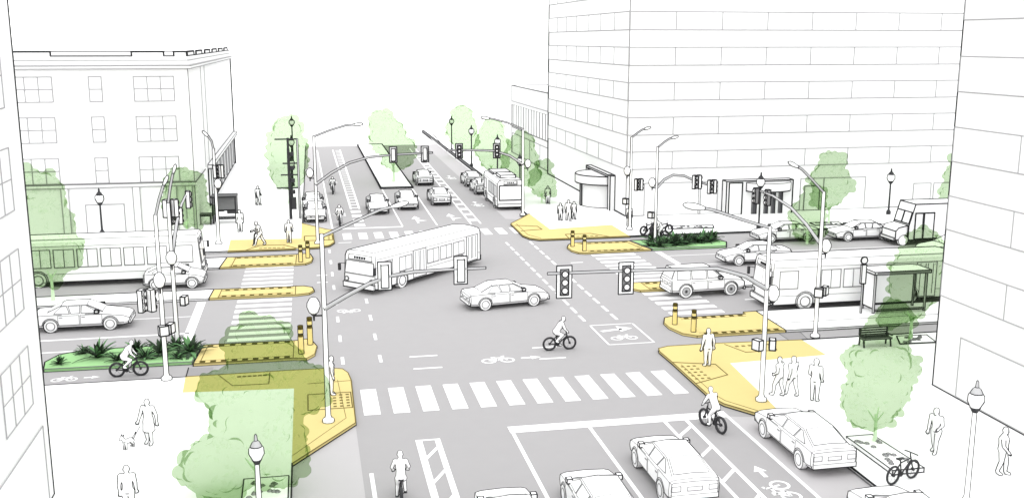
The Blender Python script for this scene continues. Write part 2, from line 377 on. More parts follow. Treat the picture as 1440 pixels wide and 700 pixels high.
def lines_far(m):
    bar(m, (1.7, 86.0), (1.2, 150), .16); bar(m, (3.68, 96), (3.42, 150), .18); bar(m, (4.45, 96), (4.43, 150), .18)
    for k in range(30):
        y = 96.5 + k * 1.8; rect(m, 3.75, 4.38, y, y + .35, .0085)
    for k in range(4): rect(m, 3.6, 4.5, 86.6 + k * 2.4, 87.9 + k * 2.4)
    rect(m, 1.9, 7.6, 85.6, 86.0)
    bar(m, (7.6, 86), (7.5, 108.5), .13); bar(m, (10.55, 86.0), (10.7, 108.5), .14)
    bar(m, (13.5, 86), (14.5, 150), .14); bar(m, (14.35, 86), (15.3, 150), .14)
    for k in range(18):
        y = 87.5 + k * 3; x = 13.95 + k * .047; rect(m, x - .35, x + .35, y, y + 1.0, .0085)
    for x, y in ((9.1, 87.3), (12.3, 88), (12.5, 104)):
        m.poly([(x - .08, y, .008), (x + .08, y, .008), (x + .08, y + 2.2, .008), (x - .08, y + 2.2, .008)]); m.poly([(x - .4, y + 2.2, .008), (x + .4, y + 2.2, .008), (x, y + 3.6, .008)])
        m.poly([(x + .08, y + .8, .008), (x + .9, y + 1.2, .008), (x + .08, y + 1.5, .008)])
    for x, y in ((2.7, 93), (2.6, 115), (15.9, 96), (16.1, 116)): bike_symbol(m, (x, y), PI / 2, .9)
marking('lane_marking', lines_far)
def lines_cross(m):
    rect(m, -60, -6.7, 55.6, 55.8); rect(m, -60, -6.8, 53.35, 53.5); rect(m, -6.95, -6.45, 53.5, 62.6)
    rect(m, -60, -7, 59.2, 59.3)
    rect(m, 25.15, 25.6, 62.1, 71.6); rect(m, 25.8, 90, 66.7, 66.85); rect(m, 25.8, 90, 56.7, 56.85)
    rect(m, 25.6, 90, 69.95, 70.05)
marking('lane_marking', lines_cross)
def dashes(m):
    for x, w in ((14.9, .17), (16.8, .17)):
        y = 53.9
        while y < 77:
            rect(m, x - w / 2, x + w / 2, y, y + 1.25); y += 1.9 if False else 3.7 / 2
            y += 1.85 if False else 0
    for x in (1.25, 3.1):
        y = 48.6
        while y < 78:
            rect(m, x - .08, x + .08, y, y + 1.2); y += 3.9
    for x0, x1, y in ((4.55, 5.95, 49.1), (4.55, 5.95, 47.15), (10.85, 12.2, 47.5), (10.9, 12.2, 49.4), (.2, .9, 66.3), (.2, .9, 68.4), (18.2, 18.9, 66), (18, 18.9, 69), (2.0, 3.0, 79.6)): rect(m, x0, x1, y, y + .16)
    # two-stage turn box
    for p, q in (((14.9, 49.25), (17.45, 49.25)), ((17.4, 49.25), (17.4, 53.0)), ((17.45, 52.98), (14.9, 52.98)), ((14.95, 53.0), (14.95, 49.25))): bar(m, p, q, .1)
    bike_symbol(m, (16.1, 50.3), 0, .75, False)
    m.poly([(15.3, 51.6, .0085), (16.5, 51.9, .0085), (16.5, 52.15, .0085), (15.2, 51.85, .0085)]); m.poly([(16.3, 51.5, .0085), (17.1, 52.05, .0085), (16.3, 52.6, .0085)])
    bike_symbol(m, (8.8, 47.75), 0, .85); bike_symbol(m, (1.95, 58.8), PI / 2 + 1.5, .7, False)
    bike_symbol(m, (16.0, 31.1), PI / 2, .85, True); bike_symbol(m, (-11.6, 48.8), 0, .6, True)
marking('bike_marking', dashes)

# ------------------------------------------------------------------ buildings
def wall_rect(axis, c, out, a0, a1, z0, z1, m, mt='window_glass', off=.02, lines=(), lm='ink_grey', w=.9, edge=None):
    """thin pane on a wall plane; axis 'x': plane x=c, a along y; axis 'y': plane y=c, a along x"""
    d = c + out * off
    def P(a, z, e=0): return (d + out * e, a, z) if axis == 'x' else (a, d + out * e, z)
    pts = [P(a0, z0), P(a1, z0), P(a1, z1), P(a0, z1)]
    vec = (-out * .06, 0, 0) if axis == 'x' else (0, -out * .06, 0)
    m.prism(pts, vec, mt, False)
    m.path([P(a0, z0, .01), P(a1, z0, .01), P(a1, z1, .01), P(a0, z1, .01)], w, edge or lm, True)
    for (b0, y0), (b1, y1) in lines: m.line(P(b0, y0, .01), P(b1, y1, .01), w, lm)
def building(name, label, loc): return thing(name, label, 'building', loc)
# far left block
B = building('apartment_building', 'white four storey corner block with flat parapet roof on the far left corner', (-9.26, 86.7, 0))
def W(name, m, unit_at, **k): return build(name, m, B, unit=px_at(unit_at) , **k)
ox, oy = 9.26, -86.7        # world -> thing shift is done by building in local coordinates
def loc_mb(mt='white_wall'): return MB(mt)
H1 = 14.0
m = MB('white_wall'); m.box(-40, 0, 0, 48, 0, 13.3, ink=False)
m.line((0, 0, 0), (0, 0, 13.3), .8, 'ink_grey'); m.line((0, 48, 0), (0, 48, 13.3), 3.2, 'ink'); m.line((-40, 0, .05), (.0, 0, .05), 1.2, 'ink_grey'); m.line((0, 0, .05), (0, 48, .05), .8, 'ink_grey')
for y in (10, 13.5): m.line((.02, y, 4.2), (.02, y, 13.3), .8, 'ink_pale')
W('wall', m, (-12, 87, 7), ink=False)
m = MB('white_wall'); m.box(-40, .25, -.25, 48.2, 13.3, 13.55, ink=False); m.box(-40, .1, -.1, 48.1, 13.55, 13.95, ink=False)
for z, w, k in ((13.3, .9, 'ink_pale'), (13.55, 1.6, 'ink_pale')):
    m.path([(-40, -.26, z), (.26, -.26, z), (.26, 48.2, z)], w, k)
m.path([(-40, -.11, 13.95), (.11, -.11, 13.95), (.11, 48.1, 13.95)], .8, 'ink_pale')
W('cornice', m, (-12, 87, 13), ink=False)
m = MB('white_wall'); m.box(-40, 0, 0, 48, 13.95, 14.3, ink=False)
for a, b in ((-40, -10.2), (-4.2, -1.75), (-1.0, 0)): m.box(a, b, -.02, .4, 14.3, 14.62, ink=False); m.path([(a, -.03, 14.3), (a, -.03, 14.62), (b, -.03, 14.62), (b, -.03, 14.3)], 1.5, 'ink')
m.line((-1.75, -.02, 14.3), (-1.0, -.02, 14.3), 1.4, 'ink_grey'); m.line((-40, .42, 14.63), (0, .42, 14.63), 1.0, 'ink_grey')
m.line((-10.2, -.02, 14.3), (-4.2, -.02, 14.3), 1.5, 'ink_grey'); m.line((-10.2, .3, 14.62), (-4.2, .3, 14.62), 1.0, 'ink_grey')
for y in (.0, 7, 15, 23, 31, 39): m.box(-.4, .02, y, y + 5, 14.3, 14.62, ink=False); m.path([(.03, y, 14.3), (.03, y, 14.62), (.03, y + 5, 14.62), (.03, y + 5, 14.3)], 1.7, 'ink')
m.line((0, 0, 14.3), (0, 48, 14.3), 1.2, 'ink')
W('parapet', m, (-12, 87, 14), ink=False)
for zb, zt in ((10.74, 12.68), (7.54, 9.53), (4.25, 6.28)):
    for x0, n in ((-26.8, 3), (-23.35 + 10.5 - .0 - 9.5 - 0, 0), (-13.45 + 9.26, 3), (-16.82 + 9.26, 1), (-22.6 + 9.26, 3)):
        if n == 0: continue
        w = 3.05 if n == 3 else .95
        m = MB('window_glass'); ls = [((x0, (zb + zt) / 2), (x0 + w, (zb + zt) / 2))] + [((x0 + w * k / n, zb), (x0 + w * k / n, zt)) for k in range(1, n)]
        wall_rect('y', 0, -1, x0, x0 + w, zb, zt, m, lines=ls, lm='ink_pale', w=1.0)
        W('window', m, (-12, 87, 8), ink=False)
m = MB('white_wall'); m.box(-40, .12, -.12, 8, 3.9, 4.2, ink=False); m.path([(-40, -.13, 4.2), (.13, -.13, 4.2), (.13, 8, 4.2)], 1.6, 'ink_grey'); m.path([(-40, -.13, 3.9), (.13, -.13, 3.9)], 1, 'ink_pale')
W('string_course', m, (-12, 87, 4), ink=False)
for x in (-10.3, -4.85, -2.0, -.75, -15.5):
    m = MB('white_wall'); m.box(x, x + .55, -.1, .0, .05, 3.9, ink=False)
    for a in (x, x + .55): m.line((a, -.11, .05), (a, -.11, 3.9), 1, 'ink_pale')
    W('pilaster', m, (-12, 87, 2), ink=False)
m = MB('window_glass'); wall_rect('y', 0, -1, -8.55, -5.6, .05, 2.5, m, lm='ink_pale', w=1.1); W('door', m, (-12, 87, 2), ink=False)
m = MB('white_wall'); m.box(.0, .45, 11.5, 47, 3.85, 4.2); W('awning', m, (-9, 110, 4), mc='ink_grey')
m = MB('window_glass'); ls = [((y, .4), (y, 3.75)) for y in range(14, 47, 4)]
wall_rect('x', 0, 1, 11.5, 47, .4, 3.75, m, lines=ls, lm='ink', w=1.2, off=.05)
for y in range(16, 47, 4): m.box(.05, .12, y, y + 2.0, .6, 3.7, 'mid_grey', False)
W('shop_front', m, (-9, 115, 2), ink=False)

# tall office slab, right
B = building('office_building', 'tall white office slab with ribbon windows across the far side of the cross street', (27.5, 86.4, 0))
m = MB('white_wall'); m.box(0, 60, 0, 30.2, 0, 27, ink=False)
m.line((0, 0, 0), (0, 0, 27), .9, 'ink_grey'); m.line((0, 30.2, 0), (0, 30.2, 27), 2.6, 'ink'); m.line((0, -.01, .15), (60, -.01, .15), 1.3, 'ink_grey'); m.line((-.01, 0, .15), (-.01, 30.2, .15), 1.9, 'ink')
W('wall', m, (30, 88, 8), ink=False)
for k in range(7):
    z0 = 4.33 + k * 3.02; z1 = z0 + 1.53
    for xa, xb in ((.0, 60),):
        m = MB('window_glass'); ls = [((x, z0), (x, z1)) for x in [4.2 + 4.25 * i for i in range(13)]]
        wall_rect('y', 0, -1, xa + .03, xb, z0, z1, m, lines=ls, lm='ink_pale', w=1.0); W('window_band', m, (34, 88, 8), ink=False)
    m = MB('window_glass'); ls = [((y, z0), (y, z1)) for y in (4.4, 8.9, 13.1, 17.8, 22.0, 26.1)]
    wall_rect('x', 0, -1, .03, 30.1, z0, z1, m, lines=ls, lm='ink_pale', w=1.0); W('window_band', m, (28, 95, 8), ink=False)
for x0, x1, z1 in ((1.7, 6.8, 3.05), (7.0, 8.6, 3.05), (16.7, 19.0, 3.1), (19.0, 23.2, 3.1), (28.2, 30.0, 2.35), (30.3, 33.5, 2.35)):
    m = MB('window_glass'); wall_rect('y', 0, -1, x0, x1, .15, z1, m, lm='ink_pale', w=1.0); W('shop_window', m, (34, 86, 2), ink=False)
m = MB('window_glass'); wall_rect('y', 0, -1, 17.1, 18.6, .15, 2.4, m, lm='ink_grey', w=1.0, off=.06); W('door', m, (45, 86, 2), ink=False)
# framed entrance on the front and its round canopy
m = MB('white_wall'); m.box(9.1, 15.5, -.9, 0, .02, 3.15); m.box(9.35, 10.6, -.93, -.88, .1, 3.0); W('entrance_frame', m, (38, 86, 2), sharp=1.3, cont=1.5, ms='ink', mc='ink')
def canopy(c, r0, r1, a0, a1, z0, z1):
    m = MB('white_wall'); P = [(c[0] + math.cos(math.radians(a0 + (a1 - a0) * i / 12)) * r0, c[1] + math.sin(math.radians(a0 + (a1 - a0) * i / 12)) * r1) for i in range(13)]
    m.slab(P, z0, z1); return m
W('canopy', canopy((13.1, -.9), 2.1, 1.2, 180, 360, 2.25, 3.0), (40, 85, 2))
m = MB('dark_glass')
for a, b in ((11.6, 12.0), (12.8, 13.1), (13.5, 13.8), (14.2, 14.5)): m.box(a, b, -.97, -.9, .1, 2.24)
W('revolving_door', m, (40, 85, 2))
def half_drum(r, z0, z1, n=14):
    P = [(r * math.cos(math.radians(90 + 180 * i / n)), 6.9 + r * math.sin(math.radians(90 + 180 * i / n))) for i in range(n + 1)]
    m = MB('white_wall'); m.slab(P, z0, z1); return m
W('canopy', half_drum(2.75, 2.35, 3.15), (25, 93, 3), sharp=1.2, ms='ink', cont=1.3)
m = half_drum(2.2, .12, 2.34); m.box(-2.28, -2.12, 6.7, 7.2, .12, 2.34, 'mid_grey'); m.box(-1.75, -1.6, 8.3, 8.7, .12, 2.34, 'mid_grey'); W('revolving_door', m, (25, 93, 2), sharp=1.0, ms='ink', cont=1.4)
m = MB('white_wall'); m.box(-.5, 0, 3.3, 3.9, .05, 3.35); m.box(-.5, 0, 3.9, 11.5, 3.17, 3.36); m.box(-.5, 0, 10.9, 11.5, .05, 3.16); W('entrance_frame', m, (27, 91, 2), sharp=1.3, ms='ink', cont=1.6)
# lower building behind it
B = building('office_building', 'low white office block with a colonnade front behind the tall slab', (28.0, 117.0, 0))
m = MB('white_wall'); m.box(0, 40, .5, 24, 0, 9.4, ink=False); m.path([(0, 24, 0), (0, 24, 9.4), (0, .5, 9.4), (0, .5, 0)], 1.2, 'ink_grey'); m.line((0, 24, 9.4), (40, 24, 9.4), 1.2, 'ink'); m.line((-.01, .5, .1), (-.01, 24, .1), 1, 'ink_grey')
W('wall', m, (28, 130, 5), ink=False)
m = MB('window_glass'); ls = [((y, 3.7), (y, 6.9)) for y in [1.5 + 1.6 * i for i in range(14)]]; wall_rect('x', 0, -1, .8, 23.5, 3.7, 6.9, m, lines=ls, lm='ink_grey', w=1.0); W('window_band', m, (28, 130, 5), ink=False)
m = MB('white_wall'); m.box(-.15, 0, .8, 23.6, 6.9, 7.3, ink=False); m.path([(-.16, .8, 7.3), (-.16, 23.6, 7.3)], 1, 'ink_pale'); W('cornice', m, (28, 130, 7), ink=False)
m = MB('window_glass'); ls = [((y, .2), (y, 2.9)) for y in (6, 12, 18)]; wall_rect('x', 0, -1, 1, 23.4, .2, 2.9, m, lines=ls, lm='ink_pale', w=1.0); W('shop_window', m, (28, 130, 2), ink=False)
# near right
B = building('office_building', 'near white tower on the right edge with window bands facing the street', (27.5, 39.95, 0))
m = MB('white_wall'); m.box(0, 40, -40, 0, 0, 26, ink=False); m.line((0, 0, 0), (0, 0, 26), 1.7, 'ink'); m.line((-.01, -40, .14), (-.01, 0, .14), 1.6, 'ink')
W('wall', m, (28, 38, 8), ink=False)
for k in range(6):
    z0 = 4.36 + k * 3.0; z1 = z0 + 1.48
    m = MB('window_glass'); ls = [((y, z0), (y, z1)) for y in (-4.35, -8.7, -13, -17.4)]
    wall_rect('x', 0, -1, -30, -.06, z0, z1, m, lines=ls, lm='ink_pale', w=1.0); W('window_band', m, (28, 36, 8), ink=False)
m = MB('window_glass'); wall_rect('x', 0, -1, -14, -1.75, .2, 2.87, m, lm='ink_pale', w=1.1); W('shop_window', m, (28, 36, 2), ink=False)
# near left
B = building('apartment_building', 'near white apartment block on the left edge with three pane windows', (-9.1, 35.5, 0))
m = MB('white_wall'); m.box(-40, 0, -40, 0, 0, 26, ink=False); m.line((0, 0, 0), (0, 0, 26), 1.9, 'ink'); m.line((0, -40, .14), (0, 0, .14), 1.6, 'ink')
W('wall', m, (-9, 35, 8), ink=False)
for r in range(5):
    zb = 3.97 + r * 3.17; zt = zb + 1.95
    for q in range(4):
        y1 = -1.55 - q * 5.2; y0 = y1 - 3.05; m = MB('window_glass')
        ls = [((y0, (zb + zt) / 2), (y1, (zb + zt) / 2))] + [((y0 + 3.05 * k / 3, zb), (y0 + 3.05 * k / 3, zt)) for k in (1, 2)]
        wall_rect('x', 0, 1, y0, y1, zb, zt, m, lines=ls, lm='ink_pale', w=1.2); W('window', m, (-9, 33, 6), ink=False)
m = MB('window_glass'); wall_rect('x', 0, 1, -9, -.7, .2, 2.88, m, lm='ink_pale', w=1.2); W('shop_window', m, (-9, 33, 2), ink=False)

# ------------------------------------------------------------------ trees
def crown_mb(blobs, leaf, seed, dens=1.0):
    rnd = random.Random(seed); m = MB()
    for c in blobs:
        m.ball(c[:3], c[3:6], 12, 8)
        n = int(dens * 8 * (c[3] + c[5]) ** 1.1 / max(leaf, .2) * .35)
        for _ in range(n):
            z = rnd.uniform(-1, 1); t = rnd.uniform(0, 2 * PI); r = math.sqrt(1 - z * z); k = rnd.uniform(.93, 1.04)
            q = (c[0] + c[3] * r * math.cos(t) * k, c[1] + c[4] * r * math.sin(t) * k, c[2] + c[5] * z * k)
            s = leaf * rnd.uniform(.55, 1.3); m.ball(q, (s, s, s * rnd.uniform(.7, 1)), 7, 5)
        for _ in range(int(dens * 26)):
            z = rnd.uniform(-1, 1); t = rnd.uniform(0, 2 * PI); r = math.sqrt(1 - z * z)
            s = leaf * rnd.uniform(.35, .6); m.ball((c[0] + c[3] * r * math.cos(t), c[1] + c[4] * r * math.sin(t), c[2] + c[5] * z), (s, s, s), 6, 4)
    return m
def tree(label, loc, blobs, trunk_h, leaf=.3, seed=1, tr=.09, group='street trees', voxel=None):
    t = thing('broadleaf_tree', label, 'tree', loc, 0, group); rnd = random.Random(seed + 50)
    k = MB('trunk'); k.tube([(0, 0, 0), (.02, 0, trunk_h * .5), (0, .02, trunk_h + .5)], [tr * 1.3, tr, tr * .8], 8, ink=False)
    for q in range(3):
        a = q * 2.1 + seed; k.tube([(0, 0, trunk_h + .2), (.35 * math.cos(a), .35 * math.sin(a), trunk_h + .7)], [tr * .6, tr * .25], 6, ink=False)
    build('trunk', k, t, ink=False)
    m = crown_mb(blobs, leaf, seed); src = blobs
    def leaves(V, F, MI, mats):
        mats.append('leaf_film'); ki = len(mats) - 1
        for _ in range(int(60 * len(src))):
            c = rnd.choice(src); z = rnd.uniform(-1, 1); a = rnd.uniform(0, 2 * PI); r = math.sqrt(1 - z * z); k = rnd.uniform(.75, 1.0)
            p = Vector((c[0] + c[3] * r * math.cos(a) * k, c[1] + c[4] * r * math.sin(a) * k, c[2] + c[5] * z * k))
            s = leaf * rnd.uniform(.35, .8); u = Vector((rnd.gauss(0, 1), rnd.gauss(0, 1), rnd.gauss(0, 1))).normalized(); w = u.orthogonal().normalized()
            b = len(V); V.extend([p - u * s, p + w * s * .45, p + u * s, p - w * s * .45]); F.append((b, b + 1, b + 2, b + 3)); MI.append(ki)
    smooth_part('crown', m, 'foliage', voxel or leaf * .22, 3, t, outline=False, extra=leaves)
    return t
tree('large pale green tree filling the bottom left, standing in a square tree pit', (-2.2, 34.2, ZS),
     [(.1, 0, 2.7, 1.6, 1.5, 2.2), (.3, 0, 5.0, 1.15, 1.1, 1.35), (1.5, .2, 3.6, 1.15, 1.1, .9), (-1.1, 0, 1.1, 1.45, 1.4, 1.0), (.8, 0, 1.4, 1.0, 1, 1.2), (-1.1, .3, 3.8, .75, .8, .6), (1.0, 0, 4.7, .8, .8, .7)], .6, .27, 3)
tree('pale green tree in a raised tree pit beside the parked hatchback, near right', (21.1, 34.0, ZS),
     [(.05, 0, 2.7, 1.25, 1.1, 1.7), (.85, 0, 3.1, .75, .7, .65), (-.55, 0, 3.4, .85, .8, .75), (-.3, 0, 1.4, .95, .9, .7), (.1, 0, 4.3, .95, .9, .75), (.45, 0, 5.0, .75, .7, .75), (-.75, 0, 2.0, .7, .7, .6)], .75, .2, 5, tr=.07)
tree('pale green tree rising in front of the glass bus shelter on the right', (30.55, 46.6, ZS),
     [(-.1, 0, 3.2, 1.2, 1.2, 2.0), (.7, 0, 4.4, .95, .9, 1.0), (.9, 0, 2.9, .8, .8, 1.0), (-.8, 0, 1.7, .8, .8, .7), (.2, 0, 5.2, .8, .8, .7), (-1.3, 0, 1.2, .6, .6, .5)], .8, .24, 6)
tree('slim tall tree on the far left pavement behind the black lamp posts', (-2.0, 100, ZS),
     [(0, 0, 4.9, 1.95, 1.7, 2.7), (.1, 0, 7.0, 1.3, 1.2, 1.4), (0, 0, 2.5, 1.6, 1.5, 1.2)], 1.0, .38, 8)
tree('lone tree on the white median of the far main street', (9.1, 113.0, .18),
     [(-.6, 0, 5.0, 2.0, 1.8, 2.1), (-1.2, 0, 6.7, 1.4, 1.3, 1.2), (.7, 0, 3.6, 1.8, 1.6, 1.6), (.3, 0, 2.3, 1.6, 1.5, .9)], 1.5, .42, 9, tr=.13)
for x, y, s, k, l in ((20.2, 136, .84, 11, 'tree furthest down the right pavement of the main street'), (20.6, 116, .8, 12, 'second tree from the far end of the right pavement'), (20.9, 101, .78, 13, 'leafy tree behind the parked bus on the right pavement'), (21.9, 95.5, .5, 14, 'smallest tree on the right pavement beside the arched signal pole')):
    tree(l, (x, y, ZS), [(0, 0, 4.4 * s, 2.5 * s, 2.2 * s, 2.6 * s), (.1, 0, 6.7 * s, 1.7 * s, 1.5 * s, 1.4 * s), (.6 * s, 0, 2.4 * s, 2.2 * s, 2 * s, 1.3 * s)], .9 * s, .42 * (.6 + .4 * s), k)
tree('tree growing from the left median in front of the long bus', (-15.5, 64.3, ZS),
     [(-.2, 0, 4.4, 1.9, 1.6, 2.0), (.2, 0, 6.4, 1.0, 1, 1.3), (.6, 0, 3.0, 1.4, 1.2, 1.1), (-.4, 0, 2.0, 1.4, 1.2, 1.1), (-.9, 0, 7.2, .9, .9, .8)], 1.1, .32, 15)
tree('rounded tree at the corner of the four storey apartment block', (-9.8, 84, ZS),
     [(0, 0, 2.9, 1.75, 1.6, 1.7), (-.3, 0, 4.5, 1.15, 1.1, .9), (.8, 0, 4.3, .9, .9, .9), (.6, 0, 2.0, 1.5, 1.3, 1.2)], .7, .35, 16)
tree('tall tree on the far pavement in front of the office slab, right', (43.4, 79.4, ZS),
     [(-.1, 0, 3.7, 1.7, 1.5, 1.5), (.1, 0, 5.2, 1.1, 1, 1.0), (.9, 0, 3.4, 1.1, 1, 1.0), (-.4, 0, 2.3, 1.3, 1.2, .9)], 1.0, .35, 17)
tree('low tree among the parked sedans on the far right side', (37.8, 72.3, 0),
     [(0, 0, 2.2, 1.4, 1.2, 1.5), (.4, 0, 3.7, .9, .9, .9), (.2, 0, .95, 1.25, 1, .75)], .5, .33, 18)
tree('tree half hidden behind the edge of the near tower, right', (56.3, 80.0, ZS),
     [(0, 0, 3.6, 1.6, 1.5, 1.7), (-.5, 0, 2.0, 1.4, 1.3, 1.2), (0, 0, 5.2, 1.2, 1.1, .9)], .8, .35, 19)

# ------------------------------------------------------------------ vehicles
KINDS = {
 'sedan': dict(st=[(-2.5, .82, .42, .84, .70, .88, .90), (-2.42, .88, .28, .93, .72, .99, 1.01), (-1.75, .91, .24, .96, .70, 1.03, 1.05), (-.95, .92, .24, .96, .60, 1.40, 1.45), (.25, .92, .24, .95, .61, 1.41, 1.46), (1.15, .91, .24, .92, .72, .98, 1.02), (2.2, .88, .26, .78, .66, .83, .86), (2.42, .84, .3, .68, .62, .71, .73), (2.5, .78, .38, .62, .58, .64, .66)],
              wb=(1.5, -1.55), r=.36, win=[[(-1.35, 1.02), (-1.0, 1.35), (-.98, 1.36), (-.72, 1.36), (-.55, 1.01)], [(-.48, 1.01), (-.62, 1.36), (-.03, 1.37), (-.03, 1.01)], [(.05, 1.01), (.05, 1.37), (.28, 1.37), (.92, 1.0)]], ws=(.3, 1.1), rw=(-1.70, -1.0), doors=((-1.15, -.07), (.0, 1.1))),
 'suv': dict(st=[(-2.45, .86, .42, 1.02, .80, 1.07, 1.1), (-2.40, .92, .35, 1.06, .80, 1.14, 1.16), (-2.15, .94, .34, 1.08, .68, 1.74, 1.79), (.25, .94, .34, 1.08, .68, 1.76, 1.81), (1.05, .94, .34, 1.06, .80, 1.15, 1.19), (2.2, .91, .36, .96, .74, 1.02, 1.05), (2.42, .88, .4, .84, .70, .88, .9), (2.48, .82, .45, .78, .68, .8, .82)],
            wb=(1.5, -1.5), r=.42, win=[[(-2.1, 1.16), (-2.02, 1.66), (-1.2, 1.68), (-1.2, 1.16)], [(-1.1, 1.16), (-1.1, 1.68), (-.15, 1.69), (-.15, 1.16)], [(-.05, 1.16), (-.05, 1.69), (.22, 1.69), (.85, 1.2)]], ws=(.3, 1.0), rw=(-2.38, -2.17), doors=((-1.15, -.1), (-.02, 1.05))),
 'hatch': dict(st=[(-2.25, .84, .40, .90, .76, .95, .97), (-2.18, .90, .3, .96, .74, 1.02, 1.05), (-1.98, .91, .27, .98, .72, 1.05, 1.08), (-1.08, .92, .26, .98, .60, 1.39, 1.44), (.25, .92, .26, .97, .61, 1.41, 1.46), (1.2, .92, .26, .93, .74, .99, 1.03), (2.05, .88, .28, .80, .68, .85, .88), (2.25, .84, .32, .70, .64, .73, .75), (2.32, .78, .4, .64, .6, .66, .68)],
              wb=(1.4, -1.4), r=.35, win=[[(-1.62, 1.05), (-1.12, 1.34), (-1.02, 1.35), (-.93, 1.04)], [(-.85, 1.04), (-.95, 1.35), (-.08, 1.36), (-.08, 1.03)], [(.0, 1.03), (.0, 1.36), (.28, 1.37), (.98, 1.01)]], ws=(.32, 1.13), rw=(-1.9, -1.14), doors=((-1.1, -.05), (.02, 1.15))),
}
def lerp(a, b, t): return a + (b - a) * t
def car(kind, label, loc, rot, group=None, name=None, scale=1.0, line='ink'):
    K = KINDS[kind]; t = thing(name or {'sedan': 'sedan_car', 'suv': 'sport_utility_vehicle', 'hatch': 'hatchback_car'}[kind], label, 'car', loc, rot, group)
    st = [tuple(c * (scale if i == 0 else 1) for i, c in enumerate(s)) for s in K['st']]
    def at(x):
        for a, b in zip(st, st[1:]):
            if a[0] <= x <= b[0]:
                k = (x - a[0]) / (b[0] - a[0]); return [lerp(p, q, k) for p, q in zip(a, b)]
        return list(st[0] if x < st[0][0] else st[-1])
    def half(s):
        _, hw, zb, zl, hr, zr, zt = s
        return [(hw * .86, zb), (hw * .985, zb + .14), (hw, zb * .5 + zl * .5 + .04), (hw * .975, zl), (hr, zr), (0, zt)]
    def side_y(x, z):
        h = half(at(x))
        for (y0, z0), (y1, z1) in zip(h, h[1:]):
            if z0 <= z <= z1: return lerp(y0, y1, (z - z0) / max(1e-6, z1 - z0))
        return h[-2][0] if z > h[-2][1] else h[0][0]
    def top_z(x, y):
        s = at(x); return lerp(s[6], s[5], min(1, abs(y) / s[4]))
    S = scale
    b = MB('white_paint'); R = []
    for s in st:
        h = half(s); R.append([(s[0], -y, z) for y, z in h] + [(s[0], y, z) for y, z in h[-2::-1]])
    for A, B2 in zip(R, R[1:]):
        for i in range(len(A)):
            j = (i + 1) % len(A); b.poly([A[i], B2[i], B2[j], A[j]])
    b.poly(R[0]); b.poly(R[-1][::-1])
    r = K['r']
    for wx in K['wb']:
        for sg in (-1, 1):
            b.path([(p.x, sg * (side_y(p.x, p.z) + .012), p.z) for p in arc((wx * S, 0, r), r + .07, 10, 170, 10)], .8, 'ink_grey')
    xe = st[-1][0]; xr = st[0][0]
    build('body', b, t, ang=33, sharp=.75, mc=line)
    for sg in (-1, 1):
        for w in K['win']:
            m = MB('pane'); pts = [(x * S, sg * (side_y(x * S, z) + .022), z) for x, z in w]
            m.poly(pts if sg < 0 else pts[::-1]); build('side_window', m, t, mc='ink_grey', cont=.9)
        for x0, x1 in K['doors']:
            m = MB('white_paint'); z0, z1 = K['st'][3][2] + .16, K['st'][3][3] - .05
            zs = (z0, (z0 + z1) / 2 + .06, z1)
            for za, zb in zip(zs, zs[1:]):
                m.poly([(x * S, sg * (side_y(x * S, z) + .012), z) for x, z in ((x0, za), (x1, za), (x1, zb), (x0, zb))], None, False)
            m.path([(x * S, sg * (side_y(x * S, z) + .014), z) for x, z in ((x0, zs[0]), (x1, zs[0]), (x1, zs[1]), (x1, zs[2]), (x0, zs[2]), (x0, zs[1]))], .6, 'ink_pale', True)
            d = build('door', m, t, ink=False)
            h = MB('mid_grey'); zz = z1 - .1; yy = side_y(x0 * S + .1, zz); h.box((x0 + .06) * S, (x0 + .24) * S, sg * (yy + .01) - .02, sg * (yy + .01) + .02, zz - .02, zz + .02, ink=False); build('handle', h, d, ink=False)
        m = MB('white_paint'); x = K['ws'][1] * S - .25; z = K['st'][4][3] + .1; y = side_y(x, z)
        m.box(x - .1, x + .1, *sorted((sg * (y + .01), sg * (y + .2))), z - .06, z + .09); build('mirror', m, t, ms='ink', sharp=1.2)
    for nm, (x0, x1) in (('windscreen', K['ws']), ('rear_window', K['rw'])):
        x0 *= S; x1 *= S; m = MB('pane'); a, c = at(x0)[4] * .9, at(x1)[4] * .9; e = .018; dx = .012 if nm == 'windscreen' else -.012
        for p, q in ((-1, 0), (0, 1)):
            m.poly([(x0 + dx, a * p, top_z(x0, a * p) + e), (x1 + dx, c * p, top_z(x1, c * p) + e), (x1 + dx, c * q, top_z(x1, c * q) + e), (x0 + dx, a * q, top_z(x0, a * q) + e)])
        build(nm, m, t, mc='ink_grey', cont=.9)
    def endbox(nm, x, y0, y1, z0, z1, mt='white_paint', **k):
        m = MB(mt); m.box(x - .02, x + .02, y0, y1, z0, z1); build(nm, m, t, **k)
    s0, s1 = st[0], st[-1]
    for sg in (-1, 1):
        endbox('tail_light', xr, *sorted((sg * s0[1] * .6, sg * s0[1] * .97)), s0[3] - .26, s0[3] - .08, 'pane', sharp=.6, cont=.8, mc='ink_grey')
        endbox('headlight', xe, *sorted((sg * s1[1] * .55, sg * s1[1] * .97)), s1[3] - .17, s1[3] - .03, 'pane', sharp=.6, cont=.8, mc='ink_grey')
    endbox('number_plate', xr, -.26, .26, s0[3] - .26, s0[3] - .12, 'pane', sharp=.6, cont=.8, mc='ink_grey')
    endbox('grille', xe, -.36, .36, s1[3] - .17, s1[3] - .05, 'pane', sharp=.6, cont=.8, mc='ink_grey')
    for nm, x, hw, z in (('rear_bumper', xr, s0[1], .45), ('front_bumper', xe, s1[1], .42)):
        m = MB('white_paint'); m.box(x - .05, x + .05, -hw, hw, z - .1, z + .07); build(nm, m, t, sharp=.6, cont=1.0)
